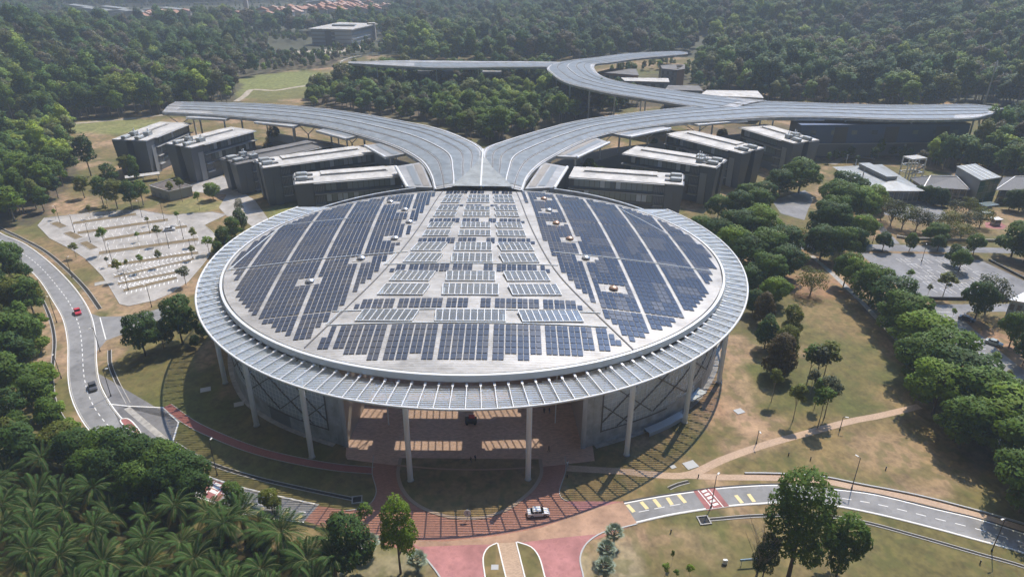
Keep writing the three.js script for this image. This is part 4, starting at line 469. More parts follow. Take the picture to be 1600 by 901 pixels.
// ---------------------------------------------------------------- office blocks
function block(label, out, inn, w, h, opt = {}) {
  const dx = inn[0] - out[0], dz = inn[1] - out[1], L = Math.hypot(dx, dz), turn = Math.atan2(-dz, dx), flip = opt.side ?? 1;      // +x runs from the outer end to the canopy; the face with windows looks to +z * flip
  const o = thing('office_block', label, 'building', [out[0], 0, out[1]], turn, 'dark office blocks'), hw = w / 2, B = (name, g, m, p = o) => mesh(name, g, m, p);
  B('core_wall', boxG(L - 5, h - 1.2, w - 3.4, 5 + (L - 5) / 2, (h - 1.2) / 2, 0), M.blockWall);
  // two wedge shaped end towers with a dark slot between
  const wedge = (v0, v1, taper, deep) => { const t = 1.6 * taper, P = [[-0.2 , v0], [deep, v0], [deep, v1], [-0.2, v1]], Q = [[1.0, v0 + t * 0.7], [deep, v0 + t * 0.7], [deep, v1 - t * 0.7], [1.0, v1 - t * 0.7]]; const pos = [], idx = [], uv = []; const q = (a, b, c, d) => { const k = pos.length / 3; pos.push(...a, ...b, ...c, ...d); uv.push(0, 0, 1, 0, 1, 1, 0, 1); idx.push(k, k + 1, k + 2, k, k + 2, k + 3); }; const T = P.map(([x, z]) => [x, h, z]), D = Q.map(([x, z]) => [x, 0, z]); q(T[3], T[2], T[1], T[0]); for (let k = 0; k < 4; k++) { const j = (k + 1) % 4; q(T[k], T[j], D[j], D[k]); } const g = geoOf(pos, idx, uv).toNonIndexed(); g.computeVertexNormals(); return worldUV(g, 1); };
  B('end_tower', wedge(-hw, -1.7, 1, 7.5), M.blockWall); B('end_tower', wedge(1.7, hw, 1, 7.5), M.blockWall); B('slot_wall', boxG(0.6, h - 0.6, 3.2, 6.4, (h - 0.6) / 2, 0), M.blockWall);
  B('pale_fin', boxG(3.2, h - 0.3, 0.16, 5.6, (h - 0.3) / 2, flip * (hw - 0.28)), opt.pale ? M.blockWallPale : M.blockWall);
  // roof slabs: low roof over the whole block, raised strip, eaves
  const rm = opt.dark ? M.blockRoofDark : M.blockRoof; B('roof_slab', worldUV(boxG(L - 0.4, 0.5, w + 0.3, L / 2 + 0.2, h + 0.1, 0)), rm); B('raised_roof', worldUV(boxG(L - 17, 0.55, w * 0.34, 8 + (L - 10) / 2, h + 0.62, -flip * w * 0.27)), rm); B('roof_valley', boxG(L - 16, 0.12, 0.7, 8 + (L - 10) / 2, h + 0.4, -flip * w * 0.06), M.darkFrame); B('eave', boxG(L - 8, 0.22, 1.1, 8 + (L - 8) / 2, h - 0.05, flip * (hw + 0.5)), M.slab);
  for (const [k, sz] of [[0, 1], [1, -1]]) { const u = new THREE.Group(); u.name = 'roof_unit'; o.add(u); B('unit_body', new RoundedBoxGeometry(5.2, 1.7, 2.8, 3, 0.8).translate(3.4, h + 1.15, sz * w * 0.2), M.unit, u); B('unit_plinth', boxG(3, 0.5, 2.2, 6.6, h + 0.55, sz * w * 0.2), M.darkFrame, u); }
  if (opt.plant) { for (const [x, z, a, b, c] of [[9.5, -3.2, 3.2, 2.1, 2.8], [11.5, 3.4, 3.6, 1.9, 3], [7.6, 0.4, 1.8, 1.4, 1.6]]) { B('plant_unit', boxG(a, b, c, x, h + 0.35 + b / 2, z), M.unit); B('duct', cylG(0.22, 0.22, 1.7, x + 0.5, h + 0.3 + b, z, 8), M.whiteMetal); B('duct', cylG(0.18, 0.18, 1.5, x - 0.4, h + 0.3 + b, z + 0.3, 8), M.whiteMetal); } }
  // window bands on the two long faces
  for (const s of [flip, -flip]) {
    const z = s * (hw - 1.55), n = Math.floor((L - 14) / 2.3);
    for (const [y0, y1] of [[h - 4.1, h - 0.9], [h - 9, h - 5.8], [h - 13.6, h - 10.4]]) {
      B('dark_band', boxG(L - 13, y1 - y0 + 0.5, 0.16, 12.5 + (L - 13) / 2, (y0 + y1) / 2, z - s * 0.02), M.darkFrame);
      if (s === flip && y0 > h - 10) for (let k = 0; k < n; k++) { const r = rand(); B('window_pane', boxG(2.05, y1 - y0 - 0.15, 0.1, 13.8 + k * 2.3, (y0 + y1) / 2, z + s * 0.1), r < 0.14 ? M.winGlass : r < 0.8 ? M.winGlassPale : M.latticeGlass); } else if (s === flip) B('window_band', boxG(L - 14, y1 - y0 - 0.2, 0.1, 13 + (L - 14) / 2, (y0 + y1) / 2, z + s * 0.1), M.winGlass);
    }
    B('ledge', boxG(L - 8, 0.3, 2.1, 8.2 + (L - 8) / 2, h - 5, s * (hw - 0.6)), M.slab);
    for (const y of [h - 5, h - 9.8, h - 14.2]) { B('balcony_slab', boxG(4.2, 0.28, 2.2, 10, y, s * (hw - 0.55)), M.slab); if (s === flip) B('balcony_rail', merge(Array.from({ length: 6 }, (_, k) => boxG(0.09, 3.6, 0.09, 8.2 + k * 0.7, y + 1.9, s * (hw - 0.3)))), M.steelGrey); }
  }
}
block('office block at the left crescent tip, with clustered roof plant', [-188, -156], [-182.5, -198], 19, 18, { pale: true, plant: true });
block('office block second from the left crescent tip, with pale fin', [-158, -145.5], [-138.5, -183.5], 18.5, 18, { pale: true, plant: true });
block('low office block with dark roof among the left blocks', [-126.5, -128], [-90, -167], 17, 15, { dark: true, plant: true });
block('office block with white roof second from the hall on the left', [-106.5, -113.5], [-60.5, -141.5], 16.5, 18);
block('office block right behind the left side of the hall', [-83.5, -90.5], [-40, -104], 16.5, 18);
block('office block right behind the right side of the hall', [85.5, -93], [37.5, -104], 16.5, 18, { side: -1 });
block('office block second from the hall on the right', [109, -118.5], [69.5, -143.5], 17, 18, { side: -1, pale: true, plant: true });
block('office block third from the hall on the right', [131.5, -143], [101.5, -182.5], 18.5, 18, { side: -1, pale: true });
block('office block farthest from the hall on the right', [165.5, -162], [148.5, -199], 18.5, 18, { side: -1, pale: true, plant: true });
// podium walls under the arms, so that the canopy floor is closed
function podium(label, pts, h, mat, cat = 'building') { const o = thing('podium_building', label, cat); const s = new THREE.Shape(pts.map((p) => new V2(p[0], -p[1]))); mesh('podium_wall', worldUV(new THREE.ExtrudeGeometry(s, { depth: h, bevelEnabled: false }).rotateX(-PI / 2)), mat, o); return o; }
podium('dark podium floors under the left crescent canopy', [[-35.8,-102.9], [-38.7,-125.3], [-54.4,-144.3], [-69.8,-155.8], [-95.1,-175.8], [-130.6,-198.0], [-136.2,-215.7], [-91.7,-191.5], [-57.4,-162.6], [-32.7,-141.7], [-21.0,-102.7]], 9, M.claddingDark);
podium('dark podium floors under the right crescent canopy', [[13.6,-102.0], [24.4,-140.4], [38.8,-160.4], [65.6,-182.4], [110.0,-203.5], [153.1,-220.6], [148.5,-205.5], [106.3,-186.8], [67.1,-167.1], [37.2,-138.0], [25.9,-101.7]], 9, M.claddingDark);
{
  const o = thing('long_building', 'long dark blue building under the right crescent canopy', 'building'), a = [175.4,-196.2], b = [275.9,-202.3], L = Math.hypot(b[0] - a[0], b[1] - a[1]); o.position.set(a[0], 0, a[1]); o.rotation.y = Math.atan2(-(b[1] - a[1]), b[0] - a[0]);
  mesh('wall', boxG(L, 11, 14, L / 2, 14, -7), M.blueWall, o); mesh('undercroft_wall', boxG(L - 4, 8.4, 8, L / 2, 4.2, -8), M.blockWallPale, o);
  for (let k = 0; k < 8; k++) { mesh('window', boxG(3.2, 2.4, 0.12, 8 + k * ((L - 16) / 7), 15, 0.05), k % 3 ? M.winGlassPale : M.winGlass, o); } for (let k = 0; k < 3; k++) mesh('stair_recess', boxG(8, 9, 0.16, L * (0.24 + 0.3 * k), 13.6, 0.06), M.darkFrame, o);
  mesh('floor_slab', boxG(L + 1, 0.5, 1.4, L / 2, 8.6, 0.3), M.slab, o);
}

// ---------------------------------------------------------------- other buildings
const hipG = (c, h, ridge, e = 1) => { // c: four corners [x, z] at the eaves; ridge: [[x, z], [x, z]] and its height
  const m = [(c[0][0] + c[1][0] + c[2][0] + c[3][0]) / 4, (c[0][1] + c[1][1] + c[2][1] + c[3][1]) / 4], E = c.map((p) => [m[0] + (p[0] - m[0]) * e, h, m[1] + (p[1] - m[1]) * e]), r = ridge.map(([x, z, y]) => [x, y, z]); const pos = [], idx = [], uv = []; const face = (...q) => { const k = pos.length / 3; q.forEach((p) => { pos.push(...p); uv.push(p[0], p[2]); }); for (let i = 2; i < q.length; i++) idx.push(k, k + i - 1, k + i); }; face(E[0], E[1], r[1], r[0]); face(E[1], E[2], r[1]); face(E[2], E[3], r[0], r[1]); face(E[3], E[0], r[0]); face(E[3], E[2], E[1], E[0]); const g = geoOf(pos, idx, uv).toNonIndexed(); g.computeVertexNormals(); return g; };
const prismG = (pts, y0, y1) => worldUV(new THREE.ExtrudeGeometry(new THREE.Shape(pts.map((p) => new V2(p[0], -p[1]))), { depth: y1 - y0, bevelEnabled: false }).rotateX(-PI / 2).translate(0, y0, 0));
const shrink = (c, k) => { const m = c.reduce((a, p) => [a[0] + p[0] / c.length, a[1] + p[1] / c.length], [0, 0]); return c.map((p) => [m[0] + (p[0] - m[0]) * k, m[1] + (p[1] - m[1]) * k]); };
function panesOn(o, a, b, y0, y1, n, mat, name = 'window', gap = 0.2, proud = 0.08) { const L = Math.hypot(b[0] - a[0], b[1] - a[1]), turn = Math.atan2(-(b[1] - a[1]), b[0] - a[0]), nx = Math.sin(turn), nz = Math.cos(turn); for (let k = 0; k < n; k++) { const t = (k + 0.5) / n; mesh(name, boxG((L / n) * (1 - gap), y1 - y0, 0.12, lerp(a[0], b[0], t) + nx * proud, (y0 + y1) / 2, lerp(a[1], b[1], t) + nz * proud, turn), Array.isArray(mat) ? mat[k % mat.length] : mat, o); } }
{
  const c = [[179.2,-156.3], [179.7,-115.4], [205.9,-115.9], [207.8,-161.9]], o = thing('clubhouse', 'pale hip roofed hall with raised ridge vent among right trees', 'building'), q = shrink(c, 0.9), mid = (k) => [lerp(lerp(c[0][0], c[1][0], 0.5), lerp(c[3][0], c[2][0], 0.5), k), lerp(lerp(c[0][1], c[1][1], 0.5), lerp(c[3][1], c[2][1], 0.5), k)];
  mesh('wall', prismG(q, 0, 6.5), M.plaster, o); const r0 = [191.6,-149.5], r1 = [194.4,-125.5]; mesh('roof', hipG(c, 6.5, [[r0[0], r0[1], 9], [r1[0], r1[1], 9]]), M.zincRoof, o);
  mesh('ridge_vent', beamG([r0[0], 9.6, r0[1]], [r1[0], 9.6, r1[1]], 5, 1.6), M.unit, o); mesh('vent_cap', beamG([r0[0], 10.5, r0[1]], [r1[0], 10.5, r1[1]], 6, 0.25), M.zincRoof, o); panesOn(o, q[1], q[2], 1, 5, 10, M.winGlass);
  for (const [x, z] of [[189.2,-163.1], [190.0,-154.3], [185.4,-135.7]]) mesh('flue', cylG(0.25, 0.25, 4.5, x, 6.6, z, 8), M.steelGrey, o);
}
{
  const [x, z] = [220.6,-155.2], o = thing('steel_tower', 'open white steel frame tower behind the clubhouse', 'tower', [x, 0, z], 0.3); for (const sx of [-4.5, 0, 4.5]) for (const sz of [-3, 3]) mesh('post', boxG(0.5, 12, 0.5, sx, 6, sz), M.whiteMetal, o); for (const y of [4.5, 8.2, 11.8]) { for (const sz of [-3, 3]) mesh('beam', boxG(9.4, 0.45, 0.35, 0, y, sz), M.whiteMetal, o); for (const sx of [-4.5, 4.5]) mesh('beam', boxG(0.35, 0.4, 5.6, sx, y + 0.01, 0), M.whiteMetal, o); } mesh('top_deck', boxG(9.8, 0.25, 6.4, 0, 12.2, 0), M.slab, o); mesh('stair', beamG([-4, 4.6, 3.4], [4, 8, 3.4], 0.9, 0.2), M.steelGrey, o); mesh('stair', beamG([4, 8.2, 3.4], [-4, 11.6, 3.4], 0.9, 0.2), M.steelGrey, o);
}
function hipHouse(label, c, h, rh, inset, n) { const o = thing('hip_roof_building', label, 'building'), q = shrink(c, 0.86), a = [lerp(c[0][0], c[3][0], 0.5), lerp(c[0][1], c[3][1], 0.5)], b = [lerp(c[1][0], c[2][0], 0.5), lerp(c[1][1], c[2][1], 0.5)], r = (t) => [lerp(a[0], b[0], t), lerp(a[1], b[1], t), rh]; mesh('wall', prismG(q, 0, h), M.plaster, o); mesh('roof', hipG(c, h, [r(inset), r(1 - inset)]), M.tileRoof, o); const R = [r(inset), r(1 - inset)]; mesh('ridge_tile', beamG([R[0][0], rh + 0.1, R[0][1]], [R[1][0], rh + 0.1, R[1][1]], 0.4, 0.25), M.whiteMetal, o); for (const [k, e] of [[0, 0], [1, 1], [2, 1], [3, 0]]) mesh('hip_tile', beamG([c[k][0], h + 0.12, c[k][1]], [R[e][0], rh + 0.12, R[e][1]], 0.35, 0.2), M.whiteMetal, o); panesOn(o, q[0], q[1], 0.6, 2.8, n, M.winGlass, 'window', 0.35); panesOn(o, q[0], q[1], 4, h - 0.6, n, M.winGlass, 'window', 0.35); mesh('balcony', beamG([q[0][0], 3.4, q[0][1] + 0.4], [q[1][0], 3.4, q[1][1] + 0.4], 1.6, 0.5), M.plaster, o); for (let k = 0; k <= n; k++) mesh('porch_column', boxG(0.4, h, 0.4, lerp(q[0][0], q[1][0], k / n), h / 2, lerp(q[0][1], q[1][1], k / n) + 1), M.plaster, o); }
hipHouse('grey tiled hip roof building left of the green glass box', [[207.6,-120.3], [227.5,-116.8], [235.7,-136.8], [208.7,-135.2]], 7, 10.5, 0.24, 6);
hipHouse('grey tiled hip roof building right of the green glass box', [[239.4,-116.5], [265.7,-117.0], [275.0,-138.2], [256.6,-137.5]], 7, 10.5, 0.3, 5);
{
  const c = [[228.6,-112.9], [241.0,-117.9], [242.7,-140.3], [230.8,-135.9]], o = thing('glass_box', 'tall grey box with green glass front between the hip roofs', 'building'); mesh('wall', prismG(shrink(c, 0.97), 0, 12.5), M.blockWallPale, o); const lift = (p, y) => [p[0], y, p[1]]; mesh('roof', prismG(shrink(c, 1.03), 12.5, 13), M.zincRoof, o); const q = shrink(c, 0.97); for (let r = 0; r < 4; r++) panesOn(o, q[0], q[1], 0.3 + r * 3.05, 3.2 + r * 3.05, 4, M.greenGlass, 'glass_pane', 0.05); for (const t of [0.25, 0.5, 0.75]) mesh('skylight_strip', beamG([lerp(c[0][0], c[1][0], t), 13.1, lerp(c[0][1], c[1][1], t)], [lerp(c[3][0], c[2][0], t), 13.1, lerp(c[3][1], c[2][1], t)], 0.5, 0.2), M.whiteMetal, o); mesh('entrance_canopy', boxG(8, 0.25, 5, ...((p) => [p[0], 3.4, p[1]])([231.0,-106.7]), 0.3), M.winGlassPale, o);
  for (const s of [-3.4, 3.4]) { const p = [236.5,-113.9]; mesh('canopy_post', cylG(0.12, 0.12, 3.4, p[0] + s, 0, p[1], 8), M.steelGrey, o); }
}
{
  const p = [223.8,-88.7], o = thing('guard_booth', 'tiny white guard booth with flat roof on red paving', 'booth', [p[0], 0, p[1]], 0.1); mesh('wall', boxG(3, 1.1, 2.4, 0, 0.55, 0), M.plaster, o); mesh('window_band', boxG(2.9, 1.2, 2.3, 0, 1.7, 0), M.winGlass, o); for (const x of [-1.4, 1.4]) for (const z of [-1.1, 1.1]) mesh('post', boxG(0.2, 2.6, 0.2, x, 1.3, z), M.plaster, o); mesh('roof', boxG(4, 0.35, 3.4, 0, 2.75, 0), M.whiteMetal, o);
  const p2 = [224.5,-97.1], s = thing('shelter', 'tiny grey roofed shelter beside the guard booth', 'shelter', [p2[0], 0, p2[1]]); mesh('roof', boxG(4, 0.3, 3, 0, 2.6, 0), M.zincRoof, s); for (const x of [-1.7, 1.7]) for (const z of [-1.2, 1.2]) mesh('post', boxG(0.15, 2.5, 0.15, x, 1.25, z), M.steelGrey, s);
}
{
  const o = thing('blue_building', 'pale blue building with white roof at the parking lane', 'building'), c = [[171.6,-2.3], [181.3,2.4], [187.8,-6.8], [180.1,-7.9]]; mesh('wall', prismG(shrink(c, 0.93), 0, 6), M.blueWallPale, o); mesh('roof', prismG(c, 6, 6.5), M.whiteMetal, o); const q = shrink(c, 0.93); panesOn(o, q[0], q[1], 3, 5, 5, M.winGlass, 'window', 0.4);
}
{
  const c = [[-164.1,-121.7], [-150.5,-112.7], [-143.0,-121.3], [-158.8,-131.8]], o = thing('utility_building', 'small flat roofed grey utility building by the left car park', 'building'); mesh('wall', prismG(shrink(c, 0.96), 0, 4.6), M.blockWallPale, o); mesh('roof_deck', prismG(shrink(c, 0.95), 4.6, 4.75), std([0.2, 0.17, 0.15], { map: rep(mottled, 6) }), o); for (let k = 0; k < 4; k++) { const a = c[k], b = c[(k + 1) % 4]; mesh('parapet', beamG([a[0], 4.8, a[1]], [b[0], 4.8, b[1]], 0.35, 0.5), M.plaster, o); } const q = shrink(c, 0.96); panesOn(o, q[0], q[1], 0.1, 2.6, 3, M.claddingDark, 'door', 0.6);
  const d = [-178.9,-144.8], s = thing('walkway_roof', 'small flat roofed walkway behind the utility building', 'canopy', [d[0], 0, d[1]], 0.5); mesh('roof', boxG(16, 0.4, 5, 0, 3, 0), M.blockRoof, s); for (const x of [-7, 0, 7]) mesh('post', boxG(0.3, 3, 0.3, x, 1.5, 1.8), M.steelGrey, s);
}
{ // the office slab in the far clearing
  const h = 19, o = thing('distant_office', 'distant dark glass office slab with oversailing pale roof', 'building'), c = [[-249.4,-731.4], [-194.0,-723.8], [-177.0,-804.9], [-232.1,-823.1]]; mesh('wall', prismG(shrink(c, 0.96), 0, h), M.latticeGlass, o); mesh('roof', prismG(shrink(c, 1.04), h, h + 1.2), M.blockRoof, o); const q = shrink(c, 0.965); for (let k = 0; k < 4; k++) { for (const [a, b] of [[q[0], q[1]], [q[1], q[2]]]) mesh('floor_band', beamG([a[0], 3 + k * 4.6, a[1]], [b[0], 3 + k * 4.6, b[1]], 1, 1.6), M.blockWallPale, o); } mesh('dark_recess', prismG(shrink([q[0], q[1], q[2], q[3]].map((p, i) => [lerp(q[0][0], q[1][0], i === 0 || i === 3 ? 0.34 : 0.58), lerp(q[0][1], q[1][1], 0.4) + (i < 2 ? 1.2 : -3)]), 1), 0, h - 1), M.darkFrame, o); mesh('stair_tower', prismG(shrink([q[2], [q[2][0] - 9, q[2][1] + 2], [q[2][0] - 9, q[2][1] + 14], [q[2][0] + 1, q[2][1] + 12]], 1), 0, h + 3), M.plaster, o); mesh('roof_plant', boxG(30, 2.4, 12, (c[0][0] + c[2][0]) / 2, h + 2.2, (c[0][1] + c[2][1]) / 2), M.unit, o);
}
// blocks seen under and beside the far canopies
function simpleBlock(label, c, h, wall, roof, rows = 2, n = 10) { const o = thing('campus_block', label, 'building'); mesh('wall', prismG(shrink(c, 0.97), 0, h), wall, o); mesh('roof', prismG(c, h, h + 0.6), roof, o); const q = shrink(c, 0.97); for (let r = 0; r < rows; r++) panesOn(o, q[0], q[1], h - 4 - r * 4.6, h - 1.4 - r * 4.6, n, [M.winGlass, M.winGlassPale], 'window', 0.12); }
simpleBlock('dark block under the far canopy with sloped side wall', [[-70.9,-409.9], [-47.8,-408.9], [-49.1,-423.2], [-72.7,-424.2]], 14, M.claddingDark, M.blockRoof); simpleBlock('dark block under the far canopy nearer the bend', [[-16.8,-411.1], [6.8,-406.7], [5.6,-424.5], [-15.7,-425.4]], 14, M.claddingDark, M.blockRoof);
simpleBlock('grey stair wall beside the first dark far block', [[-49.7,-405.9], [-41.0,-419.7], [-42.7,-427.1], [-50.7,-416.5]], 15, M.blockWallPale, M.slab, 0);
simpleBlock('terracotta sided block nearest the rear canopy tail', [[82.7,-414.4], [116.4,-399.0], [120.1,-435.1], [97.6,-436.1]], 15, M.brownWall, M.blockRoofDark, 1); simpleBlock('dark louvred block with terracotta end behind the bend', [[143.4,-437.9], [155.3,-429.7], [167.9,-460.8], [147.3,-470.1]], 15, M.blockWall, M.blockRoofDark, 2, 6); simpleBlock('terracotta end wall block beside the bare clearing', [[155.3,-429.7], [163.7,-437.0], [170.0,-464.9], [161.8,-465.3]], 15, M.brownWall, M.blockRoofDark, 0);
simpleBlock('white roofed block inside the bend of the rear canopy', [[102.3,-382.7], [138.1,-378.1], [141.0,-397.5], [101.5,-399.1]], 13, M.blockWall, M.blockRoof, 1); simpleBlock('grey roofed block with plant inside the rear canopy bend', [[126.1,-337.0], [154.2,-333.2], [156.4,-355.9], [132.6,-356.8]], 14, M.blockWall, M.blockRoofDark, 1); simpleBlock('long pale roof block behind the right crescent', [[144.3,-303.8], [187.0,-294.8], [191.6,-322.9], [154.1,-324.3]], 16, M.blockWallPale, M.blockRoof, 1);
{ const t = [345.2,-298.4], o = thing('mast', 'tall grey telecom mast standing in the right forest', 'mast', [t[0], 0, t[1]]); mesh('pole', cylG(0.7, 0.35, 42, 0, 0, 0, 10), M.steelGrey, o); for (const y of [36, 40]) for (let k = 0; k < 3; k++) mesh('antenna', boxG(0.5, 2.2, 0.3, Math.sin(k * 2.1) * 0.9, y, Math.cos(k * 2.1) * 0.9, k * 2.1), M.whiteMetal, o); for (const y of [35, 39]) mesh('ring', new THREE.TorusGeometry(0.9, 0.08, 5, 14).rotateX(PI / 2).translate(0, y, 0), M.steelGrey, o); }
// the town on the plain
{
  const wallG = new THREE.BoxGeometry(1, 1, 1).translate(0, 0.5, 0), roofG = (() => { const s = new THREE.Shape([new V2(-0.56, 0), new V2(0.56, 0), new V2(0, 0.55)]); return new THREE.ExtrudeGeometry(s, { depth: 1.1, bevelEnabled: false }).translate(0, 1, -0.55); })(), rn = rngOf(91);
  const house = (p, w, h, d, turn, rm, label, group, cat = 'house') => { const o = thing('town_house', label, cat, [p[0], terrainY(p[0], p[1]) - 0.2, p[1]], turn, group); const a = mesh('wall', wallG, M.plaster, o); a.scale.set(w, h, d); const b = mesh('roof', roofG, rm, o); b.scale.set(w, h, d); return o; };
  for (const [x0, z0, x1, z1, n] of [[...[-487.1,-1171.3], ...[-393.7,-1222.4], 26], [...[-393.9,-1269.3], ...[-263.2,-1325.5], 34], [...[-403.3,-1355.4], ...[-308.2,-1422.2], 24], [...[-638.7,-1090.2], ...[-604.1,-1125.9], 14]]) for (let k = 0; k < n; k++) { const t = rn(); house([lerp(x0, x1, t) + (rn() - 0.5) * 30, lerp(z0, z1, t) + (rn() - 0.5) * 130], 14 + rn() * 16, 6.5 + rn() * 3, 12 + rn() * 4, rn() * 0.5 - 0.25, rn() < 0.7 ? M.terracotta : M.terracottaPale, 'small pale town house with orange roof on the distant plain', 'orange roofed houses of the distant town'); }
  for (const p of [[-693.2,-1119.4], [-662.7,-1104.5], [-645.5,-1183.4], [-413.9,-1451.8], [-769.1,-1207.3], [-782.6,-1165.9], [-853.8,-1243.7]]) house(p, 45 + rn() * 40, 9, 22, 0.1, M.zincRoof, 'long low warehouse with pale roof in the distant town', 'warehouses of the distant town', 'warehouse');
  const m = thing('minaret_tower', 'slim white tower rising over the distant town', 'tower', [...((p) => [p[0], 0, p[1]])([-501.5,-1215.9])]); mesh('shaft', boxG(7, 30, 7, 0, 15, 0), M.plaster, m); mesh('cap', cylG(4, 1, 6, 0, 30, 0, 8), M.plaster, m);
}
// curved white walkway at the far canopy end
top('walkway_wall', barG(smoothPath([[-162.7,-621.9], [-172.9,-601.4], [-174.4,-567.2], [-165.1,-535.1], [-149.8,-509.3]], 4), 1.6, 1.6), M.plaster, 'curved white parapet walkway at the far canopy end', 'wall');

// ---------------------------------------------------------------- lamps, signs, cars, people
function lampPost(h) { const o = new THREE.Group(); mesh('pole', cylG(0.11, 0.07, h, 0, 0, 0, 8), M.steelDark, o); mesh('arm', boxG(0.9, 0.08, 0.08, 0.4, h - 0.05, 0), M.steelDark, o); mesh('lamp_head', new RoundedBoxGeometry(0.75, 0.14, 0.3, 2, 0.05).translate(0.85, h, 0), M.lampGlass, o); mesh('base', cylG(0.2, 0.18, 0.5, 0, 0, 0, 8), M.steelDark, o); return o; }
{
  const spots = [[-175.7,-42.8], [-147.6,-27.8], [-133.2,5.3], [-110.1,22.5], [-113.0,36.8], [-94.9,45.1], [-55.0,75.2], [-108.3,-5.6], [-184.8,-82.8], [-172.4,-72.2], [-159.8,-61.5], [-139.7,-40.5], [-122.4,-18.1], [-125.3,-55.6], [-140.5,-71.6], [-111.9,-46.0], [-124.0,-65.7], [-141.5,-86.7], [-153.3,-90.9], [-168.1,-92.0], [53.8,84.1], [86.4,78.2], [106.4,95.6], [70.2,62.9], [92.7,57.4], [169.4,-47.6], [159.3,-66.4]], where = ['street lamp at the top of the curving road verge', 'street lamp between the long drain and the curving road', 'street lamp on the thicket side of the road by the red car', 'street lamp at the corner of the access road', 'street lamp on the verge across from the dark car', 'street lamp beside the short drain and lay-by', 'street lamp between the drain and the small red crossing', 'lamp at the lowest edge of the left car park'];
  const hs = [7, 8, 9, 8, 8, 8.5, 9.5, 8]; spots.forEach((p, i) => { const o = lampPost(i < 8 ? hs[i] : i < 20 ? 8 : i < 23 ? 8.6 : i < 25 ? 4 : 7), big = i === 20 ? 'tall lamp post beside the zebra crossing' : i === 21 ? 'tall lamp post on the verge above the right road, by the green lawn circle' : i === 22 ? 'tall lamp post below the right road near its drain' : i === 23 ? 'short footpath lamp nearest the forecourt fork' : i === 24 ? 'short footpath lamp near the tree row' : i === 25 ? 'lamp post in the grey car park behind the tree row' : i === 26 ? 'lamp post at the service road junction' : null; o.name = numbered('street_lamp'); o.position.set(p[0], 0, p[1]); o.rotation.y = i * 1.3; scene.add(o); tag(o, i < 8 ? where[i] : big ?? 'lamp post standing among the planting strips of the left car park', 'street lamp', i >= 8 && i < 20 ? 'car park lamps' : 'street lamps'); });
  const s = [2.1,88.3], o = thing('round_sign', 'round white sign on a short post at the lawn island edge', 'sign', [s[0], 0.1, s[1]]); mesh('post', cylG(0.05, 0.05, 1.6, 0, 0, 0, 8), M.steelGrey, o); mesh('disc', new THREE.CylinderGeometry(0.75, 0.75, 0.06, 24).rotateX(PI / 2 - 0.2).translate(0, 1.9, 0.05), M.paintWhite, o); mesh('emblem', boxG(0.28, 0.6, 0.04, 0, 1.92, 0.12, 0, -0.2), M.steelGrey, o);
  const s2 = [54.8,85.1], b2 = [57.3,99.5], bb = thing('blue_sign', 'thin blue board on two posts beside the bare tree', 'sign', [b2[0], 0, b2[1]], 0.1); mesh('board', boxG(4.4, 0.5, 0.12, 0, 1.5, 0), std([0.3, 0.45, 0.6]), bb); for (const x of [-1.8, 1.8]) mesh('post', cylG(0.06, 0.06, 1.5, x, 0, 0, 8), M.steelGrey, bb);
  const w = [52.5,99.2]; top('white_marker', new RoundedBoxGeometry(0.9, 1.1, 0.5, 2, 0.12).translate(w[0], 0.55, w[1]), M.paintWhite, 'small white marker block on the lawn by the bare tree', 'marker');
  for (const p of [[53.3,74.9], [43.7,91.4], [102.1,98.8], [23.7,75.3], [81.0,68.7], [76.4,67.2], [97.0,71.9]]) top('bollard_light', mergeGeometries([cylG(0.13, 0.13, 0.75, p[0], 0, p[1], 8), cylG(0.17, 0.1, 0.14, p[0], 0.75, p[1], 8)]), M.steelDark, 'knee high dark bollard light standing on the lawn', 'bollard', 'bollard lights on the lawns');
}
const carGeo = (() => {
  const prof = (pts, w, bev) => new THREE.ExtrudeGeometry(new THREE.Shape(pts.map((p) => new V2(...p))), { depth: w - 2 * bev, bevelEnabled: true, bevelThickness: bev, bevelSize: bev, bevelSegments: 3 }).translate(0, 0, -(w - 2 * bev) / 2);
  return { body: prof([[-2.2, 0.3], [2.2, 0.3], [2.26, 0.62], [2.0, 0.76], [1.1, 0.9], [-1.55, 0.95], [-2.15, 0.92], [-2.28, 0.6]], 1.78, 0.1), glass: prof([[-1.7, 0.92], [1.25, 0.88], [0.55, 1.34], [-1.0, 1.37]], 1.54, 0.1), roof: prof([[-1.12, 1.4], [0.56, 1.37], [0.46, 1.47], [-0.95, 1.5]], 1.46, 0.06), wheel: new THREE.CylinderGeometry(0.33, 0.33, 0.22, 18).rotateX(PI / 2), rim: new THREE.CylinderGeometry(0.2, 0.2, 0.24, 12).rotateX(PI / 2), lamp: new RoundedBoxGeometry(0.16, 0.16, 0.4, 2, 0.05), pillar: boxG(0.09, 0.52, 1.62, 0, 0, 0), mirror: boxG(0.14, 0.12, 0.2), plate: boxG(0.04, 0.14, 0.5) };
})();
const carBits = { glass: phy([0.012, 0.014, 0.016], { roughness: 0.06 }), tyre: std([0.02, 0.02, 0.02]), rim: std([0.45, 0.45, 0.46], { metalness: 0.7, roughness: 0.35 }), head: phy([0.75, 0.78, 0.8], { roughness: 0.1 }), tail: phy([0.4, 0.02, 0.02], { roughness: 0.2 }) };
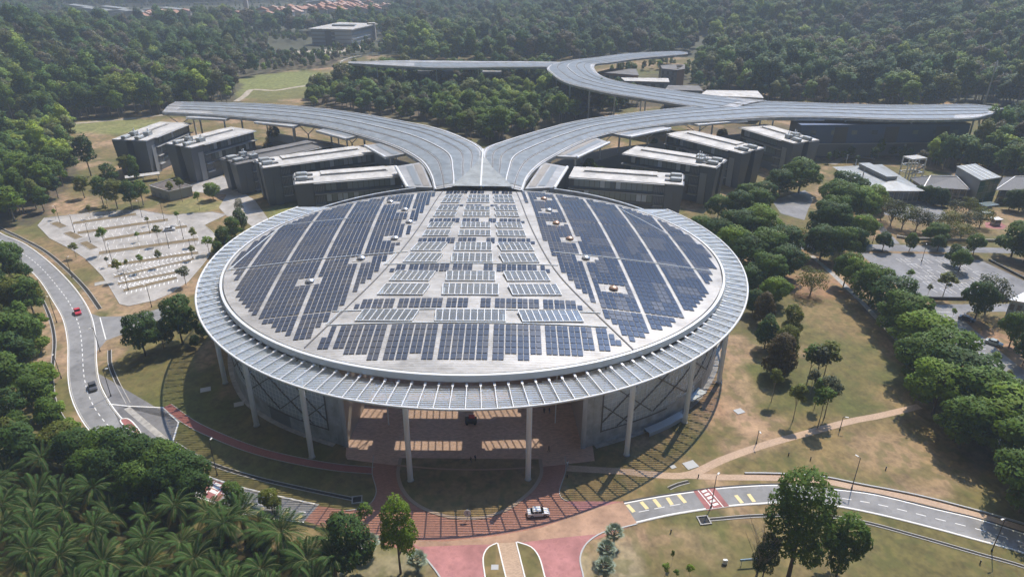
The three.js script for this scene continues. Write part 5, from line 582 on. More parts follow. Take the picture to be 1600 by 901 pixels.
function car(label, [x, z], turn, paint, y = 0.05, hatch = 1) {
  const o = thing('parked_car', label, 'car', [x, y, z], turn, 'cars'), pm = phy(paint, { roughness: 0.35, clearcoat: 1, clearcoatRoughness: 0.06 });
  mesh('body', carGeo.body, pm, o); mesh('windows', carGeo.glass, carBits.glass, o); mesh('roof', carGeo.roof, pm, o); for (const [px, rz] of [[0.0, 0], [-0.75, 0.1]]) { const p = mesh('pillar', carGeo.pillar, pm, o); p.position.set(px - 0.1, 1.15, 0); }
  for (const sx of [-1.38, 1.36]) for (const sz of [-0.8, 0.8]) { const w = mesh('wheel', carGeo.wheel, carBits.tyre, o); w.position.set(sx, 0.33, sz); mesh('rim', carGeo.rim, carBits.rim, w); }
  for (const sz of [-0.62, 0.62]) { mesh('headlight', carGeo.lamp, carBits.head, o).position.set(2.2, 0.66, sz); mesh('tail_light', carGeo.lamp, carBits.tail, o).position.set(-2.24, 0.76, sz); mesh('mirror', carGeo.mirror, pm, o).position.set(0.75, 0.98, sz * 1.55); } o.scale.set(hatch, 1.04, 1.02); return o;
}
car('white saloon car parked on the brick forecourt', [16.8,86.6], 0.12, [0.82, 0.82, 0.82]);
const heading = (a, b) => Math.atan2(-(b[1] - a[1]), b[0] - a[0]);
car('red hatchback driving along the curving road', [-130.1,-1.0], heading([-137.7,-10.6], [-124.5,6.2]), [0.55, 0.03, 0.06], 0.06, 0.86); car('dark grey hatchback driving beside the lay-by', [-101.6,41.5], heading([-105.5,36.2], [-97.9,46.5]), [0.06, 0.065, 0.08], 0.06, 0.9);
car('silver car alone in the left car park', [-134.0,-75.1], 0.35, [0.6, 0.62, 0.64]); car('black car parked at the corner by the blue building', [158.4,-0.1], -0.75, [0.02, 0.02, 0.022]); car('pale green grey saloon driving up the parking lane', [157.6,15.1], -0.8, [0.36, 0.42, 0.42]);
car('black saloon parked across the parking lane bays', [148.2,38.9], 0.05, [0.02, 0.02, 0.025]); car('silver saloon next to the black saloon', [147.8,42.5], -0.4, [0.6, 0.63, 0.66]); car('white car showing between the row trees, next to bay lines', [143.9,26.7], -0.2, [0.8, 0.8, 0.8]); car('white car in the bay below the other white one', [144.0,32.4], -0.2, [0.8, 0.8, 0.8]); car('white car half hidden under the big trees near the footpath', [127.3,61.1], -0.6, [0.8, 0.8, 0.8]); car('dark car parked in front of the clubhouse', [168.3,-137.3], 0.3, [0.03, 0.03, 0.03]);
{
  const p = [1.0,55.7], o = thing('ride_on_cart', 'small black and red service cart inside the porch', 'cart', [p[0], 0.06, p[1]], 0.05); mesh('body', new RoundedBoxGeometry(2.9, 1.1, 1.7, 3, 0.15).translate(0, 0.95, 0), std([0.02, 0.02, 0.025], { roughness: 0.4 }), o); mesh('red_panel', new RoundedBoxGeometry(1.5, 0.7, 0.9, 3, 0.12).translate(0.2, 1.75, -0.3), std([0.5, 0.03, 0.03], { roughness: 0.4 }), o); for (const sx of [-1, 1]) for (const sz of [-0.75, 0.75]) { const w = mesh('wheel', carGeo.wheel, carBits.tyre, o); w.position.set(sx, 0.33, sz); } mesh('steering_bar', rodG([-0.6, 1.4, 0], [-0.9, 2.1, 0], 0.05), M.steelDark, o);
}
// people: one continuous skin from joined capsules
function bodyGeo(bones, cell = 0.05) {
  const lo = new V3(1e9, 1e9, 1e9), hi = lo.clone().negate(); for (const [a, b, r0, r1] of bones) for (const [p, r] of [[a, r0], [b, r1]]) { lo.min(new V3(p[0] - r, p[1] - r, p[2] - r)); hi.max(new V3(p[0] + r, p[1] + r, p[2] + r)); } lo.addScalar(-0.06); hi.addScalar(0.06);
  const n = [0, 1, 2].map((k) => Math.ceil((hi.getComponent(k) - lo.getComponent(k)) / cell) + 1), f = new Float32Array(n[0] * n[1] * n[2]);
  const sd = (x, y, z) => { let d = 1e9; for (const [a, b, r0, r1] of bones) { const bx = b[0] - a[0], by = b[1] - a[1], bz = b[2] - a[2], t = clamp(((x - a[0]) * bx + (y - a[1]) * by + (z - a[2]) * bz) / (bx * bx + by * by + bz * bz || 1), 0, 1), e = Math.hypot(x - a[0] - bx * t, y - a[1] - by * t, z - a[2] - bz * t) - lerp(r0, r1, t), k = 0.05, h = clamp(0.5 + (0.5 * (d - e)) / k, 0, 1); d = d > 1e8 ? e : lerp(d, e, h) - k * h * (1 - h); } return d; };
  const at = (i, j, k) => (k * n[1] + j) * n[0] + i; for (let k = 0; k < n[2]; k++) for (let j = 0; j < n[1]; j++) for (let i = 0; i < n[0]; i++) f[at(i, j, k)] = sd(lo.x + i * cell, lo.y + j * cell, lo.z + k * cell);
  // surface nets: one vertex in each cell that the surface crosses
  const vid = new Int32Array(f.length).fill(-1), pos = [], idx = []; for (let k = 0; k < n[2] - 1; k++) for (let j = 0; j < n[1] - 1; j++) for (let i = 0; i < n[0] - 1; i++) { let c = 0, sx = 0, sy = 0, sz = 0; const v = []; for (let q = 0; q < 8; q++) v.push(f[at(i + (q & 1), j + ((q >> 1) & 1), k + (q >> 2))]); for (let q = 0; q < 8; q++) for (const b of [1, 2, 4]) if (!(q & b)) { const r = q | b; if (v[q] < 0 !== v[r] < 0) { const t = v[q] / (v[q] - v[r]); sx += (q & 1) + (b === 1 ? t : 0); sy += ((q >> 1) & 1) + (b === 2 ? t : 0); sz += (q >> 2) + (b === 4 ? t : 0); c++; } } if (c) { vid[at(i, j, k)] = pos.length / 3; pos.push(lo.x + (i + sx / c) * cell, lo.y + (j + sy / c) * cell, lo.z + (k + sz / c) * cell); } }
  for (let k = 1; k < n[2] - 1; k++) for (let j = 1; j < n[1] - 1; j++) for (let i = 1; i < n[0] - 1; i++) { const s = f[at(i, j, k)] < 0; for (const [d, a, b] of [[[1, 0, 0], [0, 1, 0], [0, 0, 1]], [[0, 1, 0], [0, 0, 1], [1, 0, 0]], [[0, 0, 1], [1, 0, 0], [0, 1, 0]]]) { if (s === f[at(i + d[0], j + d[1], k + d[2])] < 0) continue; const p = vid[at(i, j, k)], q = vid[at(i - a[0], j - a[1], k - a[2])], r = vid[at(i - a[0] - b[0], j - a[1] - b[1], k - a[2] - b[2])], t = vid[at(i - b[0], j - b[1], k - b[2])]; if (s) idx.push(p, q, r, p, r, t); else idx.push(p, r, q, p, t, r); } } return geoOf(pos, idx);
}
{
  const skin = std([0.32, 0.19, 0.12]), hair = std([0.015, 0.012, 0.01]); const arm = (s, e) => [[[s * 0.19, 1.42, 0], [s * 0.26, 1.14, e * 0.08], 0.055, 0.045], [[s * 0.26, 1.14, e * 0.08], [s * 0.25, 0.9, e * 0.2], 0.042, 0.034]], fingers = (s, e) => [-1, -0.33, 0.33, 1].map((k) => [[s * 0.25, 0.86, e * 0.2 + k * 0.03], [s * 0.24, 0.74 + Math.abs(k) * 0.02, e * 0.22 + k * 0.035], 0.014, 0.01]).concat([[[s * 0.25, 0.87, e * 0.22], [s * 0.22, 0.8, e * 0.27], 0.014, 0.011], [[s * 0.25, 0.91, e * 0.2], [s * 0.25, 0.84, e * 0.2], 0.034, 0.036]]);
  const walk = (k) => { const L = []; for (const s of [-1, 1]) { const e = s * k; L.push([[s * 0.09, 0.92, 0], [s * 0.1, 0.5, e * 0.13], 0.085, 0.06], [[s * 0.1, 0.5, e * 0.13], [s * 0.1, 0.08, e * 0.2 - 0.03], 0.056, 0.042], [[s * 0.1, 0.05, e * 0.2 - 0.05], [s * 0.11, 0.035, e * 0.2 + 0.14], 0.045, 0.035]); } return L; };
  const trunk = [[[0, 0.95, 0], [0, 1.15, 0], 0.13, 0.125], [[0, 1.15, 0], [0, 1.38, 0], 0.125, 0.14], [[-0.13, 1.41, 0], [0.13, 1.41, 0], 0.08, 0.08], [[0, 1.45, 0], [0, 1.56, 0.01], 0.055, 0.05]], head = [[[0, 1.6, 0.02], [0, 1.68, 0.0], 0.085, 0.098], [[0, 1.62, 0.1], [0, 1.6, 0.115], 0.016, 0.014], [[-0.095, 1.63, 0], [-0.1, 1.65, 0], 0.018, 0.018], [[0.095, 1.63, 0], [0.1, 1.65, 0], 0.018, 0.018], [[-0.03, 1.555, 0.075], [0.03, 1.555, 0.075], 0.012, 0.012]];
  const person = (label, [x, z], turn, k, top_, legs, y = 0.06) => { const o = thing('person', label, 'person', [x, y, z], turn, 'people near the entrance'); mesh('body', bodyGeo([...trunk, ...head, ...arm(-1, k), ...arm(1, -k), ...fingers(-1, k), ...fingers(1, -k), ...walk(k)], 0.024), skin, o); mesh('shirt', bodyGeo([[[0, 0.93, 0], [0, 1.15, 0], 0.155, 0.145], [[0, 1.15, 0], [0, 1.38, 0], 0.145, 0.155], [[-0.15, 1.42, 0], [0.15, 1.42, 0], 0.092, 0.092], [[-0.19, 1.42, 0], [-0.25, 1.2, k * 0.06], 0.07, 0.06], [[0.19, 1.42, 0], [0.25, 1.2, -k * 0.06], 0.07, 0.06]], 0.03), std(top_), o); mesh('trousers', bodyGeo([...walk(k).filter((_, i) => i % 3 < 2).map(([a, b, r, q]) => [a, b, r + 0.018, q + 0.018]), [[-0.06, 0.93, 0], [0.06, 0.93, 0], 0.135, 0.135]], 0.03), std(legs), o); mesh('hair', bodyGeo([[[0, 1.67, -0.025], [0, 1.71, -0.02], 0.1, 0.1]], 0.03), hair, o); mesh('eyes', mergeGeometries([-1, 1].map((s) => new THREE.SphereGeometry(0.014, 8, 6).translate(s * 0.036, 1.645, 0.088))), hair, o); };
  person('person in dark clothes walking on the porch step, grey trousers', [1.8,70.8], 0.5, 1, [0.05, 0.05, 0.06], [0.16, 0.16, 0.18], 0.2); person('person in black walking close behind the one on the porch step', [2.8,70.1], -0.8, 1, [0.02, 0.02, 0.025], [0.02, 0.02, 0.025], 0.2);
  person('person in dark shirt crossing the porch beside the sunlit patch', [20.0,66.5], 1.2, 1, [0.04, 0.05, 0.09], [0.03, 0.03, 0.04]); person('person in white walking at the right edge of the brick path', [24.0,71.7], 0.2, 0.8, [0.75, 0.76, 0.78], [0.4, 0.43, 0.48], 0.03);
  person('person in dark clothes standing by the back right of the porch', [19.5,51.4], 0, 0.3, [0.03, 0.03, 0.03], [0.02, 0.02, 0.02]); person('person in black standing beside another at the back of the porch', [20.8,51.4], 2, 0.3, [0.02, 0.02, 0.02], [0.04, 0.04, 0.05]);
}

// ---------------------------------------------------------------- trees
function leavesG(lobes, n, size, seed, { flat = 0.25, wide = 0.5, shell = 0.62, tint = 0.3 } = {}) {   // lobes: [x, y, z, rx, ry, rz]
  const R = rngOf(seed), pos = [], nor = [], col = [], idx = []; const vol = lobes.map((l) => l[3] * l[4] + l[4] * l[5] + l[3] * l[5]), tot = vol.reduce((a, b) => a + b), mid = lobes.reduce((a, l) => [a[0] + l[0] / lobes.length, a[1] + l[1] / lobes.length, a[2] + l[2] / lobes.length], [0, 0, 0]);
  lobes.forEach((l, li) => {
    const lt = 1 + (R() - 0.5) * tint; for (let q = 0; q < (n * vol[li]) / tot; q++) {
      const z = R() * 2 - 1, a = R() * 2 * PI, s = Math.sqrt(1 - z * z), d = [s * Math.cos(a), z, s * Math.sin(a)], k = Math.cbrt(lerp(shell ** 3, 1, R())) * (1 + 0.1 * (R() - 0.5)); const p = [l[0] + d[0] * l[3] * k, l[1] + d[1] * l[4] * k, l[2] + d[2] * l[5] * k];
      if (d[1] < -0.55 && R() < 0.6) continue; let deep = false; lobes.forEach((m, mi) => { if (mi !== li && ((p[0] - m[0]) / m[3]) ** 2 + ((p[1] - m[1]) / m[4]) ** 2 + ((p[2] - m[2]) / m[5]) ** 2 < 0.45) deep = true; }); if (deep) continue;
      let nx = d[0] * 0.6 + (R() - 0.5) * 1.2, ny = d[1] * 0.6 + (R() - 0.5) * 1.0 + flat, nz = d[2] * 0.6 + (R() - 0.5) * 1.2; let L = Math.hypot(nx, ny, nz); nx /= L; ny /= L; nz /= L;
      let ux = R() - 0.5, uy = R() - 0.5 - 0.35, uz = R() - 0.5; const dot = ux * nx + uy * ny + uz * nz; ux -= dot * nx; uy -= dot * ny; uz -= dot * nz; L = Math.hypot(ux, uy, uz) || 1; ux /= L; uy /= L; uz /= L; const vx = ny * uz - nz * uy, vy = nz * ux - nx * uz, vz = nx * uy - ny * ux, h = size * (0.65 + R() * 0.7), w = h * wide, f = h * 0.12, b = pos.length / 3;
      pos.push(p[0] - ux * h, p[1] - uy * h, p[2] - uz * h, p[0] + vx * w - nx * f, p[1] + vy * w - ny * f, p[2] + vz * w - nz * f, p[0] + ux * h, p[1] + uy * h, p[2] + uz * h, p[0] - vx * w - nx * f, p[1] - vy * w - ny * f, p[2] - vz * w - nz * f); idx.push(b, b + 2, b + 1, b, b + 3, b + 2);
      const ox = p[0] - mid[0], oy = p[1] - mid[1] + 1.5, oz = p[2] - mid[2], ol = Math.hypot(ox, oy, oz) || 1; let sx = nx * 0.55 + d[0] * 0.5 + (ox / ol) * 0.25, sy = ny * 0.55 + d[1] * 0.5 + (oy / ol) * 0.25, sz = nz * 0.55 + d[2] * 0.5 + (oz / ol) * 0.25; L = Math.hypot(sx, sy, sz) || 1; for (let e = 0; e < 4; e++) nor.push(sx / L, sy / L, sz / L);
      const t = lt * (0.82 + R() * 0.36), y = (R() - 0.5) * 0.16; for (let e = 0; e < 4; e++) col.push(t * (1 + y), t, t * (1 - y));
    }
  }); return geoOf(pos, idx, null, nor, col);
}
function woodG(h, r, lobes, seed, low = 0.35, n = 7) { const R = rngOf(seed), gs = [], top_ = [0.2 * (R() - 0.5), h * 0.72, 0.2 * (R() - 0.5)]; const c = new THREE.CatmullRomCurve3([new V3(0, -0.3, 0), new V3((R() - 0.5) * r, h * 0.3, (R() - 0.5) * r), new V3(...top_)]); for (let k = 0; k < 4; k++) { const a = c.getPoint(k / 4), b = c.getPoint((k + 1) / 4); gs.push(rodG(a.toArray(), b.toArray(), r * (1 - k * 0.2), r * (0.8 - k * 0.2) + 0.01, 7)); } lobes.slice(0, n).forEach((l) => { const t = low + R() * 0.4, a = c.getPoint(t); gs.push(rodG(a.toArray(), [l[0] * 0.85, l[1] - l[4] * 0.15, l[2] * 0.85], r * 0.42, r * 0.12, 5)); }); return merge(gs); }
function lobesRound(h, r, base, n, seed, sq = 0.8) { const R = rngOf(seed), o = [[0, base + (h - base) * 0.62, 0, r * 0.62, (h - base) * 0.42, r * 0.62]]; for (let k = 0; k < n; k++) { const a = (k / n) * 2 * PI * 1.62 + R() * 0.8, e = R(), y = base + (h - base) * (0.18 + 0.66 * e), q = r * (0.66 - 0.34 * Math.abs(e - 0.35)) * (0.75 + 0.35 * R()), s = r * (0.3 + 0.14 * R()); o.push([Math.cos(a) * q, y, Math.sin(a) * q, s, s * sq, s]); } return o; }
function lobesCone(h, r, base, n, seed) { const R = rngOf(seed), o = []; for (let k = 0; k < n; k++) { const e = k / (n - 1), a = k * 2.4 + R(), q = r * (1 - e) * (0.3 + 0.45 * R()), s = r * (0.55 - 0.33 * e); o.push([Math.cos(a) * q, lerp(base, h - s * 0.6, e), Math.sin(a) * q, s, s * 1.05, s]); } return o; }
const proto = {};
function kind(name, spec) { proto[name] = spec.map(([lobes, leafN, size, h, r, mat, bark, o, low, bn], i) => ({ crown: leavesG(lobes, leafN, size, 100 + i * 17 + name.length * 31, o), wood: woodG(h, r, lobes, 50 + i, low, bn), mat, bark, h })); }
kind('shade_tree', [1, 2, 3].map((k) => [lobesRound(13, 6.6, 3.2, 20, k, 0.72), 7600, 0.42, 13, 0.34, null, M.bark, { flat: 0.4 }, 0.3, 9]));
kind('round_tree', [4, 5].map((k) => [lobesRound(10, 4.4, 2.2, 15, k, 0.85), 5200, 0.34, 10, 0.24, null, M.bark, { flat: 0.3 }, 0.3, 7]));
kind('tall_tree', [6, 7].map((k) => [lobesRound(24, 6.4, 5, 34, k, 0.95), 14000, 0.35, 24, 0.42, null, M.bark, { flat: 0.2, shell: 0.5 }, 0.3, 12]));
kind('slim_tree', [8, 9].map((k) => [lobesRound(9, 1.9, 4.6, 6, k, 0.9), 900, 0.26, 9, 0.1, null, M.barkPale, { flat: 0.2, shell: 0.3 }, 0.5, 5]));
kind('sapling', [10, 11].map((k) => [lobesRound(5.4, 1.5, 2.6, 5, k, 0.7), 420, 0.24, 5.4, 0.07, null, M.barkPale, { flat: 0.3, shell: 0.25 }, 0.45, 5]));
kind('cone_tree', [12, 13].map((k) => [lobesRound(12, 3.9, 0.6, 22, k, 1.15), 6200, 0.32, 12, 0.25, null, M.bark, { flat: 0.1 }, 0.3, 4]));
kind('thin_crown_tree', [14, 15].map((k) => [lobesRound(10, 5.6, 3, 18, k, 0.55), 2100, 0.3, 10, 0.26, null, M.barkPale, { flat: 0.3, shell: 0.2 }, 0.2, 16]));
kind('jungle_tree', [21, 22, 23, 24, 25].map((k) => [k % 2 ? lobesRound(21, 6.4, 5, 15, k, 0.72) : lobesRound(23, 5.6, 6, 13, k, 0.95), 2300, 0.66, 21, 0.4, null, M.barkPale, { flat: 0.3, tint: 0.45 }, 0.35, 6]));
kind('shrub', [31, 32].map((k) => [lobesRound(3.2, 2.2, 0.2, 8, k, 0.7), 1100, 0.26, 2.6, 0.09, null, M.bark, { flat: 0.3 }, 0.15, 4]));
const treeR = rngOf(404);
function plant(name, [x, z], h, w, mat, label, group, o = {}) {      // h: height in metres, w: crown width over the kind's own
  const list = proto[name], p = list[Math.floor(treeR() * list.length)], t = new THREE.Group(); t.name = numbered(name); const s = h / p.h; t.position.set(x, o.y ?? (terrainY(x, z)), z); t.rotation.y = treeR() * 6.28; t.scale.set(s * w, s, s * w); scene.add(t); mesh('crown', p.crown, mat, t); mesh('trunk', p.wood, p.bark, t); return tag(t, label, 'tree', group);
}
const rows = (name, list, mats, label, group, w = 1) => list.forEach(([x, z, h, ww = 1], i) => plant(name, [x, z], h, ww * w, mats[i % mats.length], label, group));
// the foreground
plant('tall_tree', [63.9,101.9], 25, 1.0, LEAF.mid, 'tall leafy tree standing below the right road beside the bare tree', 'tall roadside trees'); plant('round_tree', [73.0,101.8], 15, 0.72, LEAF.mid, 'slender young tree next to the tall leafy tree', 'tall roadside trees'); plant('tall_tree', [58.1,103.6], 12, 0.8, LEAF.deep, 'low dark tree at the foot of the bare grey tree', 'tall roadside trees');
plant('round_tree', [-19.4,101.2], 12.5, 0.92, LEAF.deep, 'dark green tree beside the palms below the forecourt', 'forecourt trees'); plant('tall_tree', [-9.7,102.0], 19, 0.78, LEAF.bright, 'yellow-green tree in front of the pink driveway', 'forecourt trees'); plant('sapling', [-18.4,91.1], 7, 1.1, LEAF.mid, 'small tree behind the dark green forecourt tree', 'forecourt trees'); plant('sapling', [-23.7,93.7], 7, 0.9, LEAF.rust, 'thin young tree at the edge of the palm grove', 'forecourt trees');
rows('sapling', [[40.3,102.4,3.4], [42.2,103.0,2.6], [44.7,102.7,3.6], [42.1,99.7,4,0.4]], [LEAF.bright, LEAF.mid], 'tiny sapling on the lawn right of the fan palms', 'lawn saplings');
rows('shade_tree', [[-95.5,24.8,13.5,0.85], [-87.9,17.7,15,0.82]], [LEAF.deep], 'dark shade tree beside the access road left of the hall', 'trees by the access road'); rows('round_tree', [[-92.0,20.9,9,0.9], [-83.0,14.7,5,1], [-83.3,19.6,4,1]], [LEAF.deep], 'smaller dark tree between the access road trees', 'small trees by the access road');
rows('cone_tree', [[-102.8,-54.6,10,1.1], [-103.1,-66.7,9.5,1.25], [-104.6,-78.3,9,1.1], [-103.1,-48.9,6,1.2]], [LEAF.deep, LEAF.mid], 'dense clipped evergreen beside the left edge of the ring', 'evergreens at the left ring edge'); plant('thin_crown_tree', [-109.9,-91.7], 9, 0.5, LEAF.grey, 'thin grey-green tree behind the left evergreens', 'evergreens at the left ring edge');
rows('slim_tree', [[-147.1,-50.3,11], [-130.7,-59.0,8.5], [-116.2,-58.8,8], [-133.5,-82.6,6], [-175.4,-89.7,6], [-129.3,-25.9,8.5], [-124.9,-33.4,7], [-120.4,-37.9,7], [-130.2,-33.5,5], [-131.7,-100.5,9], [-144.7,-112.2,12], [-151.2,-116.0,9]], [LEAF.bright, LEAF.olive, LEAF.yellow], 'slim young tree with bare stem in the left car park', 'young trees in the left car park'); rows('sapling', [[-156.7,-46.1,6,1.3], [-170.3,-92.8,5,1], [-189.6,-87.6,5,0.9], [-145.6,-80.6,4], [-104.2,-22.4,7,1.6], [-107.4,-50.9,7,1.5], [-110.9,-44.8,6], [-139.9,-37.6,4], [-140.9,-62.5,4.4]], [LEAF.olive, LEAF.grey, LEAF.bright], 'small spreading tree in the left car park', 'small trees in the left car park');
rows('shade_tree', [[-131.5,-115.6,8.5,0.95]], [LEAF.bright], 'bright round tree on the grass below the dark blocks', 'lone trees below the blocks'); rows('jungle_tree', [[-210.5,-153.2,20,0.75], [-178.3,-105.7,13,0.8], [-169.9,-102.0,14,0.8], [-162.2,-100.2,13,0.8], [-160.6,-107.1,12,0.8], [-193.5,-116.9,11,0.8], [-189.9,-134.5,12,0.9], [-176.9,-134.2,15,0.55], [-189.6,-150.5,12,0.8]], [LEAF.deep, LEAF.mid, LEAF.olive], 'leafy tree in the clump beside the utility building', 'clump beside the utility building', 1.5);
rows('cone_tree', [[-130.6,-206.6,15,1], [-131.3,-196.6,8,1.5]], [LEAF.grey, LEAF.deep], 'tree in the court between left blocks', 'trees between the blocks'); rows('round_tree', [[-75.0,-146.9,11,0.9], [-62.6,-147.8,8,0.6], [50.3,-148.6,12,0.9], [56.3,-148.5,8,1], [93.1,-198.2,11,0.7], [141.2,-227.3,10,1], [203.6,-210.1,6,1]], [LEAF.mid, LEAF.deep], 'tree growing in the gap between office blocks', 'trees between the blocks');
// right of the hall
rows('cone_tree', [[86.7,18.7,11.5,1], [85.4,33.4,13.5,1.15], [89.8,26.0,12,1], [89.9,-3.3,9,1.2], [91.2,2.9,11,1.1], [97.2,11.2,11,1]], [LEAF.deep, LEAF.rust, LEAF.olive], 'dense egg shaped evergreen right of the hall', 'evergreens right of the hall');
rows('slim_tree', [[79.7,45.6,10,1], [92.9,36.0,12,1.3], [94.5,37.0,12,1.5], [97.0,36.1,13,1.4], [87.5,56.6,12,1.2], [91.0,52.2,12,1.3], [82.3,53.9,11,1.1], [90.2,48.0,9,1], [91.2,42.2,8,1.2]], [LEAF.olive, LEAF.mid, LEAF.grey], 'slim stemmed tree on the lawn right of the hall', 'slim lawn trees');
rows('shade_tree', [[88.3,-67.6,11,0.9], [92.7,-58.6,13,0.9], [95.7,-47.6,14,0.95], [98.7,-36.7,14,0.95], [105.5,-41.3,15,0.95], [101.9,-61.8,15,1], [111.4,-67.2,15,1], [114.1,-48.5,14,1], [100.6,-22.5,13,0.9], [93.8,-19.5,10,0.9], [99.6,-10.5,10,0.9], [110.2,-30.9,13,0.95]], [LEAF.mid, LEAF.deep, LEAF.bright, LEAF.deep], 'broad shade tree in the grove right of the hall', 'grove right of the hall', 1.22);
rows('shade_tree', [[102.7,-93.5,11,0.9], [111.3,-93.3,13,0.9], [121.4,-98.2,13,0.9], [141.9,-127.5,13,1], [153.1,-131.4,17,1], [128.4,-110.5,12,1], [120.9,-110.6,11,1]], [LEAF.mid, LEAF.deep], 'broad tree in front of the right office blocks', 'trees before the right blocks', 1.2);
rows('thin_crown_tree', [[114.5,-17.6,10,1], [123.6,-57.4,10,1]], [LEAF.olive], 'spreading pale tree on the bare slope right of the grove', 'spreading pale trees'); rows('shade_tree', [[140.2,-66.7,17,0.9], [157.6,-90.8,17,0.95], [165.1,-92.3,15,1], [170.3,-117.1,15,1], [156.6,-99.2,16,0.9], [154.6,-66.5,12,0.9], [130.1,-48.2,14,0.9], [138.0,-49.4,13,0.8], [177.2,-105.9,12,0.9], [143.8,-51.2,12,0.7], [148.0,-81.4,15,0.8]], [LEAF.deep, LEAF.mid, LEAF.bright], 'large dark tree in front of the clubhouse', 'trees before the clubhouse', 1.2);
rows('shade_tree', [[129.4,-25.2,13,0.7], [130.4,-18.9,13,0.75], [131.4,-10.1,14.5,0.9], [132.2,-0.0,15,1], [130.6,12.4,15,1.05], [129.6,22.9,15,1.1], [128.6,34.8,15.5,1.15], [127.3,47.0,15.5,1.2], [128.1,55.2,16,1.15], [128.0,66.4,16,1.2], [126.8,76.3,17,1.2], [136.7,59.2,11,1], [121.2,36.4,14,0.9], [119.2,51.1,15,1], [118.4,63.9,14,0.9], [135.5,66.4,15,1.1], [119.1,85.1,15,1]], [LEAF.mid, LEAF.bright, LEAF.mid, LEAF.deep], 'big full crowned tree in the row along the right footpath', 'big tree row along the right footpath', 1.1);
rows('round_tree', [[178.3,-38.4,9,1], [179.5,-45.0,8,1], [193.2,-54.2,9,1], [181.0,-57.7,7,1], [169.5,-57.3,8,0.8], [159.2,-58.1,8,1.1], [207.8,-53.3,14,1.2], [208.5,-47.0,12,1.2], [184.6,-65.9,9,1.4]], [LEAF.mid, LEAF.deep], 'round tree around the grey right car park', 'trees around the right car parks'); rows('slim_tree', [[159.2,-15.5,10,1.6], [152.0,-24.8,7,1], [155.0,-17.1,5,1], [152.7,1.1,5,1], [147.9,17.6,6,1.2], [146.4,31.1,7,1.2], [145.6,38.8,6,1], [147.1,42.8,6,1]], [LEAF.olive, LEAF.bright], 'thin young tree beside the right parking bays', 'young trees by the right parking bays'); rows('shade_tree', [[160.8,0.3,14,0.8], [160.9,17.1,12,0.75], [158.6,26.8,11,0.7]], [LEAF.deep, LEAF.mid], 'dark tree on the bare strip by the parking lane', 'dark trees by the parking lane'); plant('thin_crown_tree', [167.4,-4.9], 14, 0.9, LEAF.grey, 'thin grey-green tree behind the parking lane trees', 'dark trees by the parking lane');
rows('thin_crown_tree', [[176.4,-86.4,12,0.9], [179.4,-82.4,11,1], [184.6,-80.7,11,1], [176.2,-94.6,11,0.8], [188.3,-77.6,9,1.1], [198.2,-80.5,9,1.2], [206.3,-80.3,9,1.2], [215.1,-85.7,9,1.1], [211.3,-98.2,8,1], [220.2,-102.4,8,1], [190.0,-70.9,7,1.4], [197.9,-70.7,7,1.4]], [LEAF.grey, LEAF.olive], 'thin dry-season tree along the clubhouse lane', 'dry trees along the clubhouse lane'); rows('cone_tree', [[208.5,-116.3,9,1.2], [211.0,-114.4,9,1.2], [214.1,-113.4,8.5,1.2], [206.3,-120.2,8,1], [245.7,-106.3,11,1.1], [242.5,-108.2,10,1.1], [251.3,-108.0,11,1.1]], [LEAF.deep], 'dark clipped evergreen before the hip roofed buildings', 'evergreens before the hip roofs');
// a leafless tree
{ const [x, z] = [56.9,103.6], R = rngOf(5), gs = [rodG([0, -0.2, 0], [0.2, 8, 0], 0.25, 0.16)]; for (let k = 0; k < 26; k++) { const y = 2.5 + R() * 6, a = R() * 6.28, L = 3 + R() * 5, e = [0.2 * y / 8 + Math.cos(a) * L * 0.45, y + L, Math.sin(a) * L * 0.45]; gs.push(rodG([0.02 * y, y, 0], e, 0.07, 0.025, 5)); for (let q = 0; q < 4; q++) { const t = 0.4 + R() * 0.6, b = [lerp(0, e[0], t), lerp(y, e[1], t), lerp(0, e[2], t)]; gs.push(rodG(b, [b[0] + (R() - 0.5) * 2, b[1] + R() * 2, b[2] + (R() - 0.5) * 2], 0.03, 0.012, 4)); } } const o = thing('bare_tree', 'leafless grey tree with upright twigs below the right road', 'tree', [x, 0, z]); mesh('trunk', merge(gs), M.barkPale, o); }
